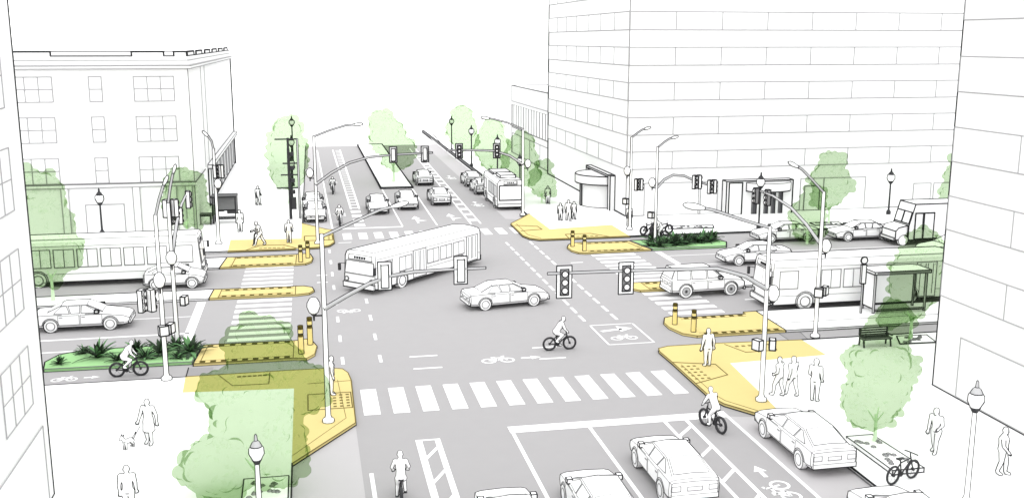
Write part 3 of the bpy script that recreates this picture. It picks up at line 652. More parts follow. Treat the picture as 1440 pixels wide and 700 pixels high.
    for wx in K['wb']:
        for sg in (-1, 1):
            y = .93 if kind != 'suv' else .955
            m = MB('white_paint'); m.tube([(wx * S, sg * (y - .24), r), (wx * S, sg * y, r)], r, 18)
            w = build('wheel', m, t, cont=1.0, ms='ink_grey', sharp=.9)
            m = MB('grey_metal' if kind == 'suv' else 'pane'); m.tube([(wx * S, sg * (y - .01), r), (wx * S, sg * (y + .012), r)], r * .62, 14); 
            if kind == 'suv': m.tube([(wx * S, sg * (y + .012), r), (wx * S, sg * (y + .03), r)], r * .2, 8, 'black_metal')
            build('rim', m, w, sharp=.7, mc='ink_grey', cont=.8)
    return t
R90 = PI / 2
gm = 'cars waiting at the near stop line'
car('sedan', 'white sedan heading right on the left arm, below the median', (-12.5, 58.15, 0), 0)
car('sedan', 'white sedan crossing the middle of the junction in front of the turning bus', (11.2, 58.45, 0), math.radians(9))
car('suv', 'white sport utility car with dark wheels leaving over the right crosswalk', (23.85, 58.85, 0), math.radians(3))
car('hatch', 'small white hatchback beside the front end of the long bus on the left', (-8.75, 67.25, 0), 0, scale=.8, line='ink_grey')
car('hatch', 'white car at the stop line nearest the buffered bike lane', (12.35, 32.7, 0), R90, gm)
car('hatch', 'white car in the middle lane with its rear cut by the bottom edge', (9.0, 30.2, 0), R90, gm)
car('hatch', 'white car in the innermost lane, only its roof in the bottom of the picture', (5.85, 29.3, 0), R90, gm)
gp = 'cars parked along the right kerb in front'
car('hatch', 'white hatchback parked at the kerb beside the near right yellow corner', (18.25, 34.35, 0), R90, gp, scale=1.1)
car('hatch', 'white car parked at the bottom right, behind the other parked hatchback', (18.15, 27.0, 0), R90, gp)
gc = 'cars on the right arm of the cross street'
car('sedan', 'white sedan heading left in the lane behind the right bus', (30.85, 66.75, 0), PI, gc)
car('sedan', 'white sedan parked beside the far right planting bed, under the low tree', (36.7, 74.0, 0), PI, gc)
car('sedan', 'white sedan parked ahead of the step van on the far right side', (42.9, 73.4, 0), PI, gc)
car('sedan', 'white sedan at the right edge, cut by the near tower', (46.2, 66.2, 0), PI, gc)
gf = 'cars on the far main street'
car('sedan', 'white oncoming car left of the white median, nearest the buffer', (6.05, 94.6, 0), -R90, gf)
car('sedan', 'white oncoming car with plate visible just below the end of the median', (8.95, 96.6, 0), -R90, gf)
car('sedan', 'white car driving away beside the near end of the tree median', (12.3, 112.6, 0), R90, gf)
car('sedan', 'white car driving away nearest to the far crosswalk', (12.3, 98.6, 0), R90, gf)
car('hatch', 'white car parked on the far left kerb next to the yellow corner', (.35, 91.3, 0), -R90, gf)
car('hatch', 'white car parked second in line on the far left kerb', (.2, 97.0, 0), -R90, gf)
car('hatch', 'white car parked directly ahead of the parked bus on the far right kerb', (17.5, 104.6, 0), R90, gf)
car('hatch', 'white car parked furthest away on the far right kerb', (17.4, 110.4, 0), R90, gf)

def bus(label, loc, rot, L=12.0, H=3.0, wid=2.55, doors=(), door_side=-1, wheels=(3.9, -2.6), hatch=False, group='buses'):
    t = thing('city_bus', label, 'bus', loc, rot, group); w = wid / 2; h = H
    def sec(x, dz=0): return [(x, -w, .32), (x, -w, h - .38), (x, -w + .08, h - .14), (x, -w + .3, h - .02), (x, 0, h + .04), (x, w - .3, h - .02), (x, w - .08, h - .14), (x, w, h - .38), (x, w, .32)]
    b = MB('white_paint'); xf, xr = L / 2, -L / 2
    A = sec(xr); C = sec(xf - .25); D = [(xf - (.0 if p[2] < 1.1 else .22 * (p[2] - 1.1) / (h - 1.1)), p[1] * .97, min(p[2], h - .06) if p[2] > 1 else p[2] + .05) for p in sec(xf)]
    for P, Q in ((A, C), (C, D)):
        for i in range(len(P)):
            j = (i + 1) % len(P); b.poly([P[i], Q[i], Q[j], P[j]])
    b.poly(A); b.poly(D[::-1])
    for sg in (-1, 1):
        b.line((xr, sg * (w + .004), .85), (xf - .25, sg * (w + .004), .85), .7, 'ink_pale'); b.line((xr, sg * (w - .25), h + .005), (xf - .3, sg * (w - .25), h + .005), .8, 'ink_pale')
        b.line((xr, sg * (w + .004), h - .4), (xf - .25, sg * (w + .004), h - .4), .7, 'ink_pale')
    build('body', b, t, ang=50, cont=1.3)
    zb, zt = 1.25 * h / 3, h - .62
    dz = [d for d in doors]
    for sg in (-1, 1):
        x = xr + .5
        while x + 1.3 < xf - 1.75:
            if not (sg == door_side and any(d - 1.1 < x + .6 < d + 1.1 for d in dz)):
                m = MB('pane'); m.box(x, x + 1.22, *sorted((sg * (w - .03), sg * (w + .015))), zb, zt); m.line((x + .61, sg * (w + .02), zb), (x + .61, sg * (w + .02), zt), .8, 'ink_grey')
                build('window', m, t, sharp=.8, cont=1.0, mc='ink_grey')
            x += 1.42
        m = MB('pane'); m.box(xf - 1.7, xf - .55, *sorted((sg * (w - .03), sg * (w + .015))), zb + .05, zt); build('driver_window', m, t, sharp=.8, cont=1.0, mc='ink_grey')
    for d in dz:
        m = MB('pane'); sg = door_side; m.box(d - .65, d + .65, *sorted((sg * (w - .03), sg * (w + .03))), .42, zt + .2)
        for k in (-.42, -.08, .08, .42): m.line((d + k, sg * (w + .035), .6), (d + k, sg * (w + .035), zt + .1), .8, 'ink_grey')
        build('door', m, t, sharp=.8, cont=1.0, mc='ink_grey')
    def front(p): x, y, z = p; return (xf - (.0 if z < 1.1 else .22 * (z - 1.1) / (h - 1.1)) + .02, y, z)
    m = MB('pane'); m.prism([front((0, y, z)) for y, z in ((-w * .9, 1.2), (w * .9, 1.2), (w * .86, h - .65), (-w * .86, h - .65))], (-.05, 0, 0)); m.line(front((0, 0, 1.2)), front((0, 0, h - .65)), .6, 'ink_pale'); build('windscreen', m, t, sharp=.9, mc='ink_grey')
    m = MB('pane'); m.prism([front((0, y, z)) for y, z in ((-w * .75, h - .55), (w * .75, h - .55), (w * .72, h - .25), (-w * .72, h - .25))], (-.05, 0, 0)); sgn = build('destination_sign', m, t, sharp=.6, mc='ink_grey')
    m = MB('ink')
    for k in range(5): m.box(xf - .155, xf - .115, -.5 + k * .2, -.36 + k * .2, h - .48, h - .34, ink=False)
    build('sign_text', m, sgn, ink=False)
    m = MB('white_paint'); m.box(xf - .02, xf + .09, -w * .98, w * .98, .3, .62); build('bumper', m, t, sharp=.8)
    for sg in (-1, 1):
        m = MB('pane'); m.disc((xf + .02, sg * w * .78, .82), (1, 0, 0), .12, .06); build('headlight', m, t, sharp=.7, mc='ink_grey')
        m = MB('black_metal'); m.tube([(xf - .15, sg * w, h - .9), (xf + .2, sg * (w + .16), h - .85)], .02, 6, ink=False); m.box(xf + .12, xf + .26, sg * (w + .16) - .07, sg * (w + .16) + .07, h - 1.3, h - .85, ink=False); build('mirror', m, t, ink=False)
    m = MB('pane'); m.box(xr - .02, xr + .03, -w * .85, w * .85, .95, h - .55); build('rear_window', m, t, sharp=1.1, ms='ink', mc='ink')
    m = MB('white_paint'); m.box(xr - .1, xr + .03, -w * .98, w * .98, .3, .6); build('rear_bumper', m, t, sharp=.8)
    m = MB('pane'); m.box(xr - .02, xr + .03, -w * .5, w * .5, h - .42, h - .14, ink=True)
    for k in range(4): m.box(xr - .035, xr - .02, -.35 + k * .18, -.23 + k * .18, h - .34, h - .22, 'ink', False)
    build('route_sign', m, t, sharp=.6, mc='ink_grey')
    if hatch:
        m = MB('white_paint'); m.box(xr + 1.2, xr + 3.2, -w * .6, w * .6, h + .03, h + .28); m.box(xr + 4.2, xr + 6.6, -w * .7, w * .7, h + .03, h + .2); build('roof_unit', m, t, sharp=1.0, ms='ink')
    for wx in wheels:
        for sg in (-1, 1):
            m = MB('white_paint'); m.tube([(wx, sg * (w - .3), .48), (wx, sg * (w + .03), .48)], .5, 20)
            ar = arc((wx, 0, .48), .6, -10, 190, 14); m.path([(p.x, sg * (w + .02), p.z) for p in ar], .9, 'ink_grey')
            q = build('wheel', m, t, cont=1.0, sharp=1.0)
            m = MB('pane'); m.tube([(wx, sg * (w + .02), .48), (wx, sg * (w + .05), .48)], .3, 16); build('rim', m, q, sharp=.8, mc='ink_grey')
    return t
bus('white city bus turning through the middle of the junction', (6.75, 67.05, 0), math.atan2(-7.75, -7.75), 11.2, 2.62, 2.6, doors=(1.2, -4.6), door_side=1, wheels=(3.0, -3.2))
bus('long white city bus stopped at the left boarding platform', (-13.35, 69.6, 0), 0, 12.4, 3.05, wheels=(4.0, -3.9))
bus('white city bus at the right boarding platform behind the shelter', (32.1, 55.25, 0), PI, 12.0, 2.95, doors=(-4.0,), door_side=1, wheels=(3.8, -3.0))
bus('white bus with roof boxes parked on the far right kerb, seen from behind', (18.25, 96.35, 0), R90, 7.6, 2.85, 2.45, wheels=(2.3, -2.2), hatch=True)
# step van
t = thing('step_van', 'white step van with divided windscreen and open cab door on the far right', 'van', (46.3, 71.2, 0), PI)
m = MB('white_paint'); m.prism([(1.2, -1.05, .4), (1.2, -1.05, 1.55), (.75, -1.05, 3.2), (-6.0, -1.05, 3.2), (-6.0, -1.05, .4)], (0, 2.1, 0)); build('body', m, t, sharp=1.3, cont=1.6, ms='ink')
m = MB('white_paint'); m.prism([(1.21, -.95, .45), (1.21, -.95, 1.55), (2.0, -.92, 1.4), (2.25, -.9, 1.15), (2.25, -.9, .45)], (0, 1.9, 0)); build('hood', m, t, sharp=1.2, ms='ink')
m = MB('pane')
for y0, y1 in ((-.98, -.05), (.05, .98)): m.prism([(1.17, y0, 1.68), (1.17, y1, 1.68), (.94, y1, 2.55), (.94, y0, 2.55)], (.03, 0, .01))
build('windscreen', m, t, sharp=1.2, ms='ink')
m = MB('pane'); m.box(-.9, .7, 1.04, 1.08, .5, 2.5); m.box(-.08, .1, 1.085, 1.12, 1.2, 2.45, 'black_metal', False); m.line((.0, 1.12, .5), (.0, 1.12, 2.4), 1.6, 'ink'); build('door', m, t, sharp=1.4, ms='ink')
m = MB('white_paint'); m.box(2.24, 2.36, -.95, .95, .4, .6); build('bumper', m, t)
for wx in (1.6, -3.6):
    for sg in (-1, 1):
        m = MB('white_paint'); m.tube([(wx, sg * .78, .42), (wx, sg * 1.07, .42)], .42, 16); build('wheel', m, t)

# ------------------------------------------------------------------ signals, lamps
def teardrop(m, c, s=1.0):
    x, y, z = c
    m.lathe((x, y, z), [(.07 * s, 0), (.17 * s, .08 * s), (.25 * s, .3 * s), (.24 * s, .45 * s), (.15 * s, .62 * s), (.05 * s, .68 * s)], 12)
def street_lamp(label, loc, h, black=True, s=1.0, group='lantern lamp posts'):
    t = thing('street_lamp', label, 'street lamp', loc, 0, group); k = 'black_metal' if black else 'white_paint'
    p = MB(k); r = .055 if black else .062
    p.lathe((0, 0, 0), [(.15 * s, 0), (.15 * s, .25), (r * 1.3, .45), (r, h - 1.0 * s)], 8); build('post', p, t, cont=1.1 if not black else .3, sharp=0)
    p = MB('black_metal'); p.lathe((0, 0, h - 1.0 * s), [(.08 * s, 0), (.13 * s, .1 * s), (.16 * s, .14 * s)], 10); build('collar', p, t, cont=.6, sharp=0)
    p = MB('white_paint'); p.lathe((0, 0, h - .86 * s), [(.13 * s, 0), (.24 * s, .22 * s), (.23 * s, .4 * s), (.17 * s, .47 * s)], 12); build('globe', p, t, cont=1.3, sharp=0)
    p = MB('black_metal' if black else 'grey_metal'); p.lathe((0, 0, h - .39 * s), [(.19 * s, 0), (.12 * s, .14 * s), (.05 * s, .2 * s), (.03 * s, .38 * s), (.005, .42 * s)], 10); build('cap', p, t, cont=1.0 if not black else .5, sharp=.8, ms='ink')
street_lamp('black lantern lamp post on the pavement in front of the four storey block', (-16.57, 86.0, ZS), 3.75, s=1.3)
street_lamp('black lantern lamp post on the far right pavement left of the step van', (51.2, 83.0, ZS), 4.1, s=1.3)
street_lamp('black lantern lamp post in front of the revolving door canopy', (36.5, 78.3, ZS), 4.7, s=1.3)
street_lamp('pale lantern lamp post rising from the bottom edge beside the tree pit, left', (-2.06, 32.6, ZS), 2.75, False, 1.0, None)
street_lamp('pale lantern lamp post standing in the bottom right corner', (21.19, 28.4, ZS), 4.45, False, 1.05, None)
for x, y, h, l in ((19.9, 143.9, 4.9, 'furthest black lamp post on the right kerb of the main street'), (19.8, 125.4, 5.1, 'second furthest black lamp post on the right kerb'), (20.0, 108.7, 5.4, 'black lamp post behind the parked bus, third along the right kerb'), (20.48, 99, 4.4, 'short black lamp post beside the arched signal pole on the right kerb'),
                   (-1.9, 128, 6.3, 'tallest looking black lamp post at the back of the left pavement row'), (-1.8, 112, 5.4, 'black lamp post in the middle of the left pavement row'), (-1.7, 99.5, 4.6, 'black lamp post nearest the junction in the left pavement row')):
    street_lamp(l, (x, y, ZS), h, s=1.2)
def head_mb(t, c, face, n=3, s=1.0, plate=True, back=False, lit='white_paint'):
    """one signal head with lenses; face = direction angle"""
    x, y, z = c; d = Vector((math.cos(face), math.sin(face), 0)); e = Vector((-d.y, d.x, 0)); C = Vector(c)
    def slab(m, w, h0, h1, t0, t1, mt=None):
        P = [C + e * a + Vector((0, 0, b)) + d * t0 for a, b in ((-w, h0), (w, h0), (w, h1), (-w, h1))]; m.prism(P, d * (t1 - t0), mt)
    m = MB('white_paint')
    if plate: slab(m, .31 * s, -.66 * s, .66 * s, -.03, .0)
    slab(m, .17 * s, -.53 * s, .53 * s, -.16, .06, 'mid_grey' if not back else 'white_paint')
    hd = build('signal_head', m, t, sharp=1.0, ms='ink', cont=1.2)
    for k in range(n):
        m = MB(lit); p = C + Vector((0, 0, (.34 - .34 * k) * s)); m.tube([p + d * .05, p + d * .14], .125 * s, 12, ink=True); build('lens', m, hd, ms='ink', sharp=1.0, cont=1.1)
def cluster(t, c, face, s=.85):
    """pole mounted pair of heads without backplates"""
    for k in (-1, 1): head_mb(t, (c[0] + .2 * k, c[1] + .05 * k, c[2]), face + k * .5, s=s * .92, plate=False, back=True)
def signal_pole(label, loc, H, lum=(), mast=(), heads=(), clusters=(), lantern=None, peds=(), r=.085, ls=1.0):
    t = thing('signal_pole', label, 'traffic light', loc, 0, 'signal poles with lamp arms')
    m = MB('white_paint'); m.lathe((0, 0, 0), [(.23, 0), (.23, .12), (.13, .2), (r * 1.15, .3), (r * .8, H)], 10); build('pole', m, t, sharp=0, cont=1.15)
    if lum:
        m = MB('grey_metal'); m.tube(lum, .05, 6); build('lamp_arm', m, t, sharp=0, cont=.9)
        a, b = Vector(lum[-2]), Vector(lum[-1]); d = (b - a).normalized(); m = MB('white_paint'); p = b
        d = d * ls; R = [p - d * .15, p + d * .05, p + d * .35, p + d * .65, p + d * .8]; m.tube(R, [.05 * ls + .01, .1 * ls, .14 * ls, .11 * ls, .03 * ls], 8); build('luminaire', m, t, sharp=0, cont=1.2)
    if mast:
        m = MB('grey_metal'); m.tube(mast, [.085 - .04 * i / (len(mast) - 1) for i in range(len(mast))], 8); build('mast_arm', m, t, sharp=0, cont=1.0)
    for h in heads: head_mb(t, *h)
    for c in clusters: cluster(t, *c)
    if lantern:
        x, y, z = lantern; m = MB('white_paint'); teardrop(m, (x, y, z - .34), 1.0); build('lantern', m, t, sharp=0, cont=1.3)
        m = MB('black_metal'); m.lathe((x, y, z - .62), [(.03, 0), (.04, .2), (.1, .24), (.12, .3)], 8); m.tube([(0, 0, z - .42), (x, y, z - .42)], .03, 6); build('lantern_bracket', m, t, sharp=0, cont=.3)
    for (x, y, z, a) in peds:
        m = MB('white_paint'); d = Vector((math.cos(a), math.sin(a), 0)); e = Vector((-d.y, d.x, 0)); C = Vector((x, y, z))
        m.prism([C + e * p + Vector((0, 0, q)) for p, q in ((-.2, -.22), (.2, -.22), (.2, .22), (-.2, .22))], d * .25); build('walk_signal', m, t, sharp=1.4, ms='ink', cont=1.5)
def curve(a, b, sag, n=8, p=.5):
    """arched arm from a to b"""
    a, b = Vector(a), Vector(b); return [a.lerp(b, i / n) + Vector((0, 0, sag * math.sin(PI * (i / n) ** p) )) for i in range(n + 1)]
D = -PI / 2; U = PI / 2
signal_pole('signal pole on the near left yellow corner with an arm over the turning bus', (.37, 40.6, ZS), 7.85,
  [(0, 0, 7.75), (1.2, .1, 8.25), (2.3, .2, 8.7), (2.9, .2, 8.85)], [(0, 0, 4.8), (.9, 0, 5.3), (1.8, 0, 5.75), (2.6, 0, 6.02), (3.6, 0, 6.16), (5, 0, 6.2), (6.6, 0, 6.2)],
  [((2.45, 0, 6.05), U, 3, .88, True, True), ((5.55, 0, 6.15), U, 3, .88, True, True)], (), (-.42, 0, 4.95), ls=.75)
signal_pole('signal pole on the far left yellow corner with an arm over the oncoming cars', (.42, 79.0, ZS), 8.3,
  [(0, 0, 8.25), (1.2, 0, 8.7), (2.4, 0, 9.05), (3.1, 0, 9.1)], [(0, 0, 4.6), (1.2, 0, 5.45), (2.6, 0, 6.2), (4.1, 0, 6.6), (6, 0, 6.75), (9, 0, 6.85)],
  [((5.95, 0, 6.75), U, 3, .9, True, True), ((8.4, 0, 6.75), U, 3, .9, True, True)], (), (-.4, 0, 5.5), ls=.75)
signal_pole('signal pole on the near right yellow corner with two lit heads facing the cars', (18.93, 39.5, ZS), 7.7,
  [(0, 0, 7.65), (-1.3, 0, 8.05), (-2.6, 0, 8.5), (-3.1, 0, 8.6)], [(0, 0, 5.0), (-1.0, 0, 5.6), (-2.3, 0, 6.0), (-4.5, 0, 6.05), (-7, 0, 6.08), (-9.6, 0, 6.1)],
  [((-8.9, 0, 5.72), D, 3, 1.02), ((-6.27, 0, 5.76), D, 3, 1.02)], (), (.3, 0, 4.8), [(-.25, -.1, 2.6, PI + .4), (.25, 0, 2.55, -.4)])
signal_pole('signal pole on the near right pavement beside the platform, arm reaching over the cross street', (25.93, 48.1, ZS), 7.75,
  [(0, 0, 7.7), (-.7, 0, 8.4), (-1.3, 0, 8.95), (-1.6, 0, 9.1)], [(0, 0, 5.0), (-.1, 1.5, 5.8), (-.15, 3.2, 6.4), (-.2, 5.5, 6.75), (-.2, 7.5, 6.8)],
  [((-.45, 7.2, 6.5), PI, 3, .85, False), ((-.1, 6.4, 6.5), PI, 3, .85, False)], (), (.3, 0, 4.9), [(.2, -.1, 2.55, -.8), (-.05, -.25, 2.5, -2.2)], ls=.65)
signal_pole('signal pole beside the parked bus with an arched arm over the far main street', (18.61, 88.7, ZS), 7.75,
  [(0, 0, 7.7), (-1.4, 0, 8.3), (-2.7, 0, 8.65), (-3.1, 0, 8.7)], [(0, 0, 4.6), (-1.2, 0, 5.4), (-2.6, 0, 5.85), (-4.5, 0, 5.95), (-6.8, 0, 5.98)],
  [((-5.7, 0, 5.9), D, 3, .95), ((-2.35, 0, 5.85), D, 3, .95)], (), (.45, 0, 4.65), ls=.8)
signal_pole('signal pole on the far right corner nearest the office slab edge', (25.86, 80.1, ZS), 7.65,
  [(0, 0, 7.6), (.5, 0, 8.0), (.9, 0, 8.25), (1.1, 0, 8.3)], (), (), [((.75, 0, 3.75), -.3, .95)], (-.3, 0, 4.9), [(-.3, 0, 2.4, PI + .6)], ls=.65)
signal_pole('signal pole standing in the far right planting bed beside the parked bicycles', (25.97, 74.0, .14), 7.45,
  [(0, 0, 7.4), (.5, 0, 7.8), (.9, 0, 8.05), (1.1, 0, 8.1)], [(0, 0, 4.3), (.6, 0, 4.95), (1.3, 0, 5.28), (2.2, 0, 5.2), (3.3, 0, 4.7), (4.6, 0, 4.35)],
  (), [((3.3, 0, 4.7), -.4, 1.05), ((4.55, 0, 4.3), -.4, 1.05)], (-.35, 0, 4.75), [(-.3, 0, 2.25, PI + .6)], ls=.65)
signal_pole('signal pole on the near left pavement edge by the bike lane', (-6.85, 47.5, ZS), 7.7,
  [(0, 0, 7.65), (.2, 0, 8.4), (.42, 0, 9.0), (.47, 0, 9.1)], (), (), [((-.6, 0, 3.8), .2, 1.05)], (0, -.15, 4.75), [(0, -.1, 2.4, -1.2), (.2, 0, 2.45, -.3)], ls=.5)
signal_pole('signal pole rising from the left planting bed with an arm over the cross street', (-6.98, 52.9, .14), 7.4,
  [(0, 0, 7.4), (.15, 0, 8.2), (.3, 0, 8.8), (.35, 0, 8.95)], [(.05, 0, 4.9), (.05, 2.5, 6.0), (.05, 5, 6.6), (.05, 8, 6.85)],
  [((.2, 7.2, 6.5), 0, 3, .9, False, True)], [((.1, .3, 7.1), .2, .9), ((-.1, 3.4, 6.2), .2, .9)], (0, -.15, 4.65), [(.35, 0, 2.4, -.3)], ls=.5)
signal_pole('signal pole at the edge of the far left pavement near the yellow corner', (-7.07, 80.4, ZS), 7.35,
  [(0, 0, 7.3), (-.1, 0, 7.9), (-.3, 0, 8.25), (-.35, 0, 8.3)], (), (), [((.3, 0, 5.6), .2, 1.0)], (.2, -.2, 4.7), ls=.65)
# row of banner arms on the left pavement
t = thing('banner_pole', 'tall dark pole with crossbars and small sign boxes on the left pavement', 'sign post', (-1.75, 90.8, ZS))
m = MB('black_metal'); m.tube([(0, 0, 0), (0, 0, 6.2)], .11, 8); build('pole', m, t, cont=.3, sharp=0)
for z, a, b in ((7.0, -1.1, .8), (4.9, -.5, .8), (3.9, -.7, .7), (2.75, -1.1, .9)):
    m = MB('black_metal'); m.tube([(a, 0, z), (b, 0, z)], .05, 6); m.tube([(0, 0, z), (0, 0, z - .3)], .06, 6); build('crossbar', m, t, cont=.3, sharp=0)
m = MB('black_metal'); m.tube([(0, 0, 6.1), (0, 0, 7.1)], .09, 8); build('pole_top', m, t, cont=.3, sharp=0)
m = MB('grey_metal'); m.tube([(.8, 0, .1), (.8, 0, 7.0)], .06, 8); build('side_post', m, t, cont=.9, sharp=0)
for z in (5.7, 4.5, 3.4, 2.4): m = MB('black_metal'); m.box(.1, .45, -.1, .1, z - .15, z + .15); build('sign_box', m, t, cont=.5, sharp=0)
m = MB('black_metal'); m.box(.1, .5, -.15, .15, .9, 1.9); build('control_box', m, t, cont=.5, sharp=0)

# bollards
def bollard(label, x, y, h=1.2):
    t = thing('bollard', label, 'bollard', (x, y, ZS), 0, 'yellow bollards on the refuge islands')
    m = MB('bollard_yellow'); m.tube([(0, 0, 0), (0, 0, h * .62)], .125, 10); build('post', m, t, sharp=.9, ms='ink_brown', mc='ink', cont=1.1)
    m = MB('brick'); m.tube([(0, 0, h * .62), (0, 0, h * .72)], .13, 10); build('lower_band', m, t, sharp=0, cont=.5)
    m = MB('bollard_yellow'); m.tube([(0, 0, h * .72), (0, 0, h * .88)], .12, 10); build('upper_post', m, t, sharp=0, mc='ink', cont=1)
    m = MB('brick'); m.tube([(0, 0, h * .88), (0, 0, h)], .13, 10); build('top_band', m, t, sharp=0, cont=.5)
for x, y, l in ((-.75, 50.4, 'front'), (-.3, 51.9, 'rear')): bollard(l + ' yellow bollard on the refuge island below the left median', x, y, 1.45)
for x, y, l in ((-.85, 72.5, 'left'), (-.35, 73.8, 'right')): bollard(l + ' yellow bollard on the far left refuge island', x, y)
for x, y, l in ((19.45, 74.2, 'left'), (19.9, 72.4, 'right')): bollard(l + ' yellow bollard on the far right refuge island beside the planting bed', x, y)
for x, y, l in ((19.5, 51.9, 'left taller looking'), (19.98, 50.3, 'right')): bollard(l + ' yellow bollard on the near right refuge island', x, y)

# ------------------------------------------------------------------ street furniture
t = thing('bus_shelter', 'glass bus shelter with flat dark edged roof on the right boarding platform', 'bus shelter', (31.5, 51.9, ZS))
m = MB('white_paint'); m.prism([(-.15, -.2, 2.3), (3.4, -.2, 2.3), (3.4, 1.1, 2.3), (3.1, 1.35, 2.3), (-.15, 1.35, 2.3)], (0, 0, .16)); m.box(0, 3.3, -.23, -.2, 2.28, 2.42, 'mid_grey', False); build('roof', m, t, sharp=1.1, ms='ink', cont=1.3)
for x, y in ((.02, 0), (.02, 1.2), (3.25, 0), (3.25, 1.2)): m = MB('grey_metal'); m.tube([(x, y, 0), (x, y, 2.3)], .05, 8); build('post', m, t, sharp=0, cont=1.3)
m = MB('pane'); m.box(.0, .03, .06, 1.14, .25, 2.25); build('side_panel', m, t, sharp=1.0, ms='ink')
m = MB('pane'); m.box(.08, 3.2, 1.18, 1.21, .25, 2.25); build('back_panel', m, t, sharp=1, ms='ink')
m = MB('grey_metal'); m.box(.1, 3.2, -.03, .03, .12, .2); build('base_rail', m, t)
t = thing('bus_stop_sign', 'slim bus stop post with round top beside the glass shelter', 'sign', (30.85, 52.1, ZS))
m = MB('grey_metal'); m.tube([(0, 0, 0), (0, 0, 2.9)], .04, 8); build('post', m, t, sharp=0, cont=1.1)
m = MB('white_paint'); m.disc((0, 0, 3.1), (0, 1, 0), .2, .06); build('stop_disc', m, t, ms='ink', sharp=1.2)
m = MB('white_paint'); m.box(-.14, .14, -.07, .07, 1.75, 2.85); build('timetable_case', m, t, ms='ink', sharp=1.1)
t = thing('park_bench', 'black slatted bench on the pavement beneath the tree by the shelter', 'bench', (28.2, 46.0, ZS))
for z in (.6, .72, .84): m = MB('white_paint'); m.box(-.78, .78, .28, .31, z - .04, z + .06); build('back_slat', m, t, sharp=1.0, ms='ink')
m = MB('black_metal'); m.box(-.8, .8, -.2, .24, .4, .46); build('seat', m, t, cont=.6)
for x in (-.75, .75): m = MB('black_metal'); m.tube([(x, -.2, 0), (x, -.1, .42)], .04, 6); m.tube([(x, .3, 0), (x, .24, .9)], .04, 6); m.tube([(x, -.25, .6), (x, .27, .6)], .035, 6); build('leg', m, t, cont=.4, sharp=0)
def pit(label, pts, z=ZS + .01, raised=0):
    t = thing('tree_pit', label, 'tree grate', (pts[0][0], pts[0][1], z)); o = pts[0]; m = MB('white_paint')
    m.slab([(x - o[0], y - o[1]) for x, y in pts], 0, .03 + raised); build('frame', m, t, sharp=1.2, ms='ink')
    m = MB('grey_metal'); rnd = random.Random(len(label)); cx = sum(p[0] for p in pts) / len(pts) - o[0]; cy = sum(p[1] for p in pts) / len(pts) - o[1]
    for _ in range(16):
        k = rnd.uniform(.1, .7); p = rnd.choice(pts); x = cx + (p[0] - o[0] - cx) * k + rnd.uniform(-.2, .2) * .5; y = cy + (p[1] - o[1] - cy) * k + rnd.uniform(-.2, .2) * .5
        m.lathe((x, y, .03 + raised), [(.1, 0), (.06, .04)], 6)
    build('gravel', m, t, sharp=.5, cont=.8, mc='ink_grey')['kind'] = 'stuff'
pit('square tree pit at the foot of the large tree, bottom left', [(-2.7, 33.5), (-1.15, 33.5), (-1.15, 35.4), (-2.72, 35.4)])
pit('raised tree pit at the kerb around the near right tree', [(20.25, 31.3), (21.5, 31.3), (21.35, 34.6), (20.25, 34.6)], raised=.14)
pit('flat tree grate on the pavement right of the black bench', [(29.6, 46.0), (31.6, 45.9), (31.9, 47.2), (30.2, 47.3)])
pit('small tree grate on the pavement between the parked bicycles and the revolving door', [(29.3, 79.6), (33.0, 79.4), (33.4, 80.6), (29.8, 80.8)])
pit('tree grate beneath the tree in front of the office slab', [(41.9, 78.8), (44.4, 78.8), (44.6, 80), (42.0, 80)])
t = thing('bus_shelter', 'dark glazed shelter with bench at the end of the far left pavement', 'bus shelter', (-8.2, 89.6, ZS))
m = MB('black_metal'); m.box(-.1, 2.0, -.1, 1.2, 2.25, 2.4); build('roof', m, t, cont=.5)
for x in (0, 1.9):
    for y in (0, 1.1): m = MB('black_metal'); m.box(x - .07, x + .07, y - .07, y + .07, 0, 2.25); build('post', m, t, cont=.5)
m = MB('dark_glass'); m.box(.1, .8, 1.08, 1.12, .9, 2.2); m.box(1.1, 1.8, 1.08, 1.12, .7, 2.2); build('back_panel', m, t, cont=.5)
m = MB('mid_grey'); m.box(.05, 1.85, .95, 1.06, 1.0, 2.2); build('poster_panel', m, t, ms='ink')
m = MB('white_paint'); m.box(.05, 1.85, .1, .5, .4, .5); build('bench', m, t, ms='ink')
t = thing('cafe_table', 'small dark table with chair beside the far left signal pole', 'table', (-8.9, 89.4, ZS))
m = MB('black_metal'); m.box(-.5, .6, -.3, .3, .75, .95); build('tabletop', m, t, cont=.5)
for x in (-.4, .5): m = MB('black_metal'); m.box(x - .05, x + .05, -.2, .2, 0, .75); build('leg', m, t, cont=.5)

# planting
def spiky(label, x, y, s, seed, grp):
    rnd = random.Random(seed); m = MB('leaf_dark')
    s *= 1.2
    for k in range(38):
        a = rnd.uniform(0, 2 * PI); L = s * rnd.uniform(.6, 1.15); el = rnd.uniform(.35, 1.35); w = .07 * s * rnd.uniform(.7, 1.3)
        d = Vector((math.cos(a), math.sin(a), 0)); n = Vector((-d.y, d.x, 0)); P = []
        for i in range(5):
            u = i / 4; p = d * (L * u * math.cos(el)) + Vector((0, 0, L * (math.sin(el) * u - .35 * u * u))); P.append((p, w * (1 - u) * (1 + 2 * u) * .9 + .004))
        mt = 'leaf_mid' if k % 4 == 0 else 'leaf_dark'
        for (p, r), (q, t2) in zip(P, P[1:]):
            h = Vector((0, 0, .02)); m.poly([p - n * r, p + h, q + h, q - n * t2], mt); m.poly([p + h, p + n * r, q + n * t2, q + h], mt)
    o = build('agave_plant', m, loc=(x, y, .15), ink=False); tag(o, label, 'plant', grp)
rnd = random.Random(4)
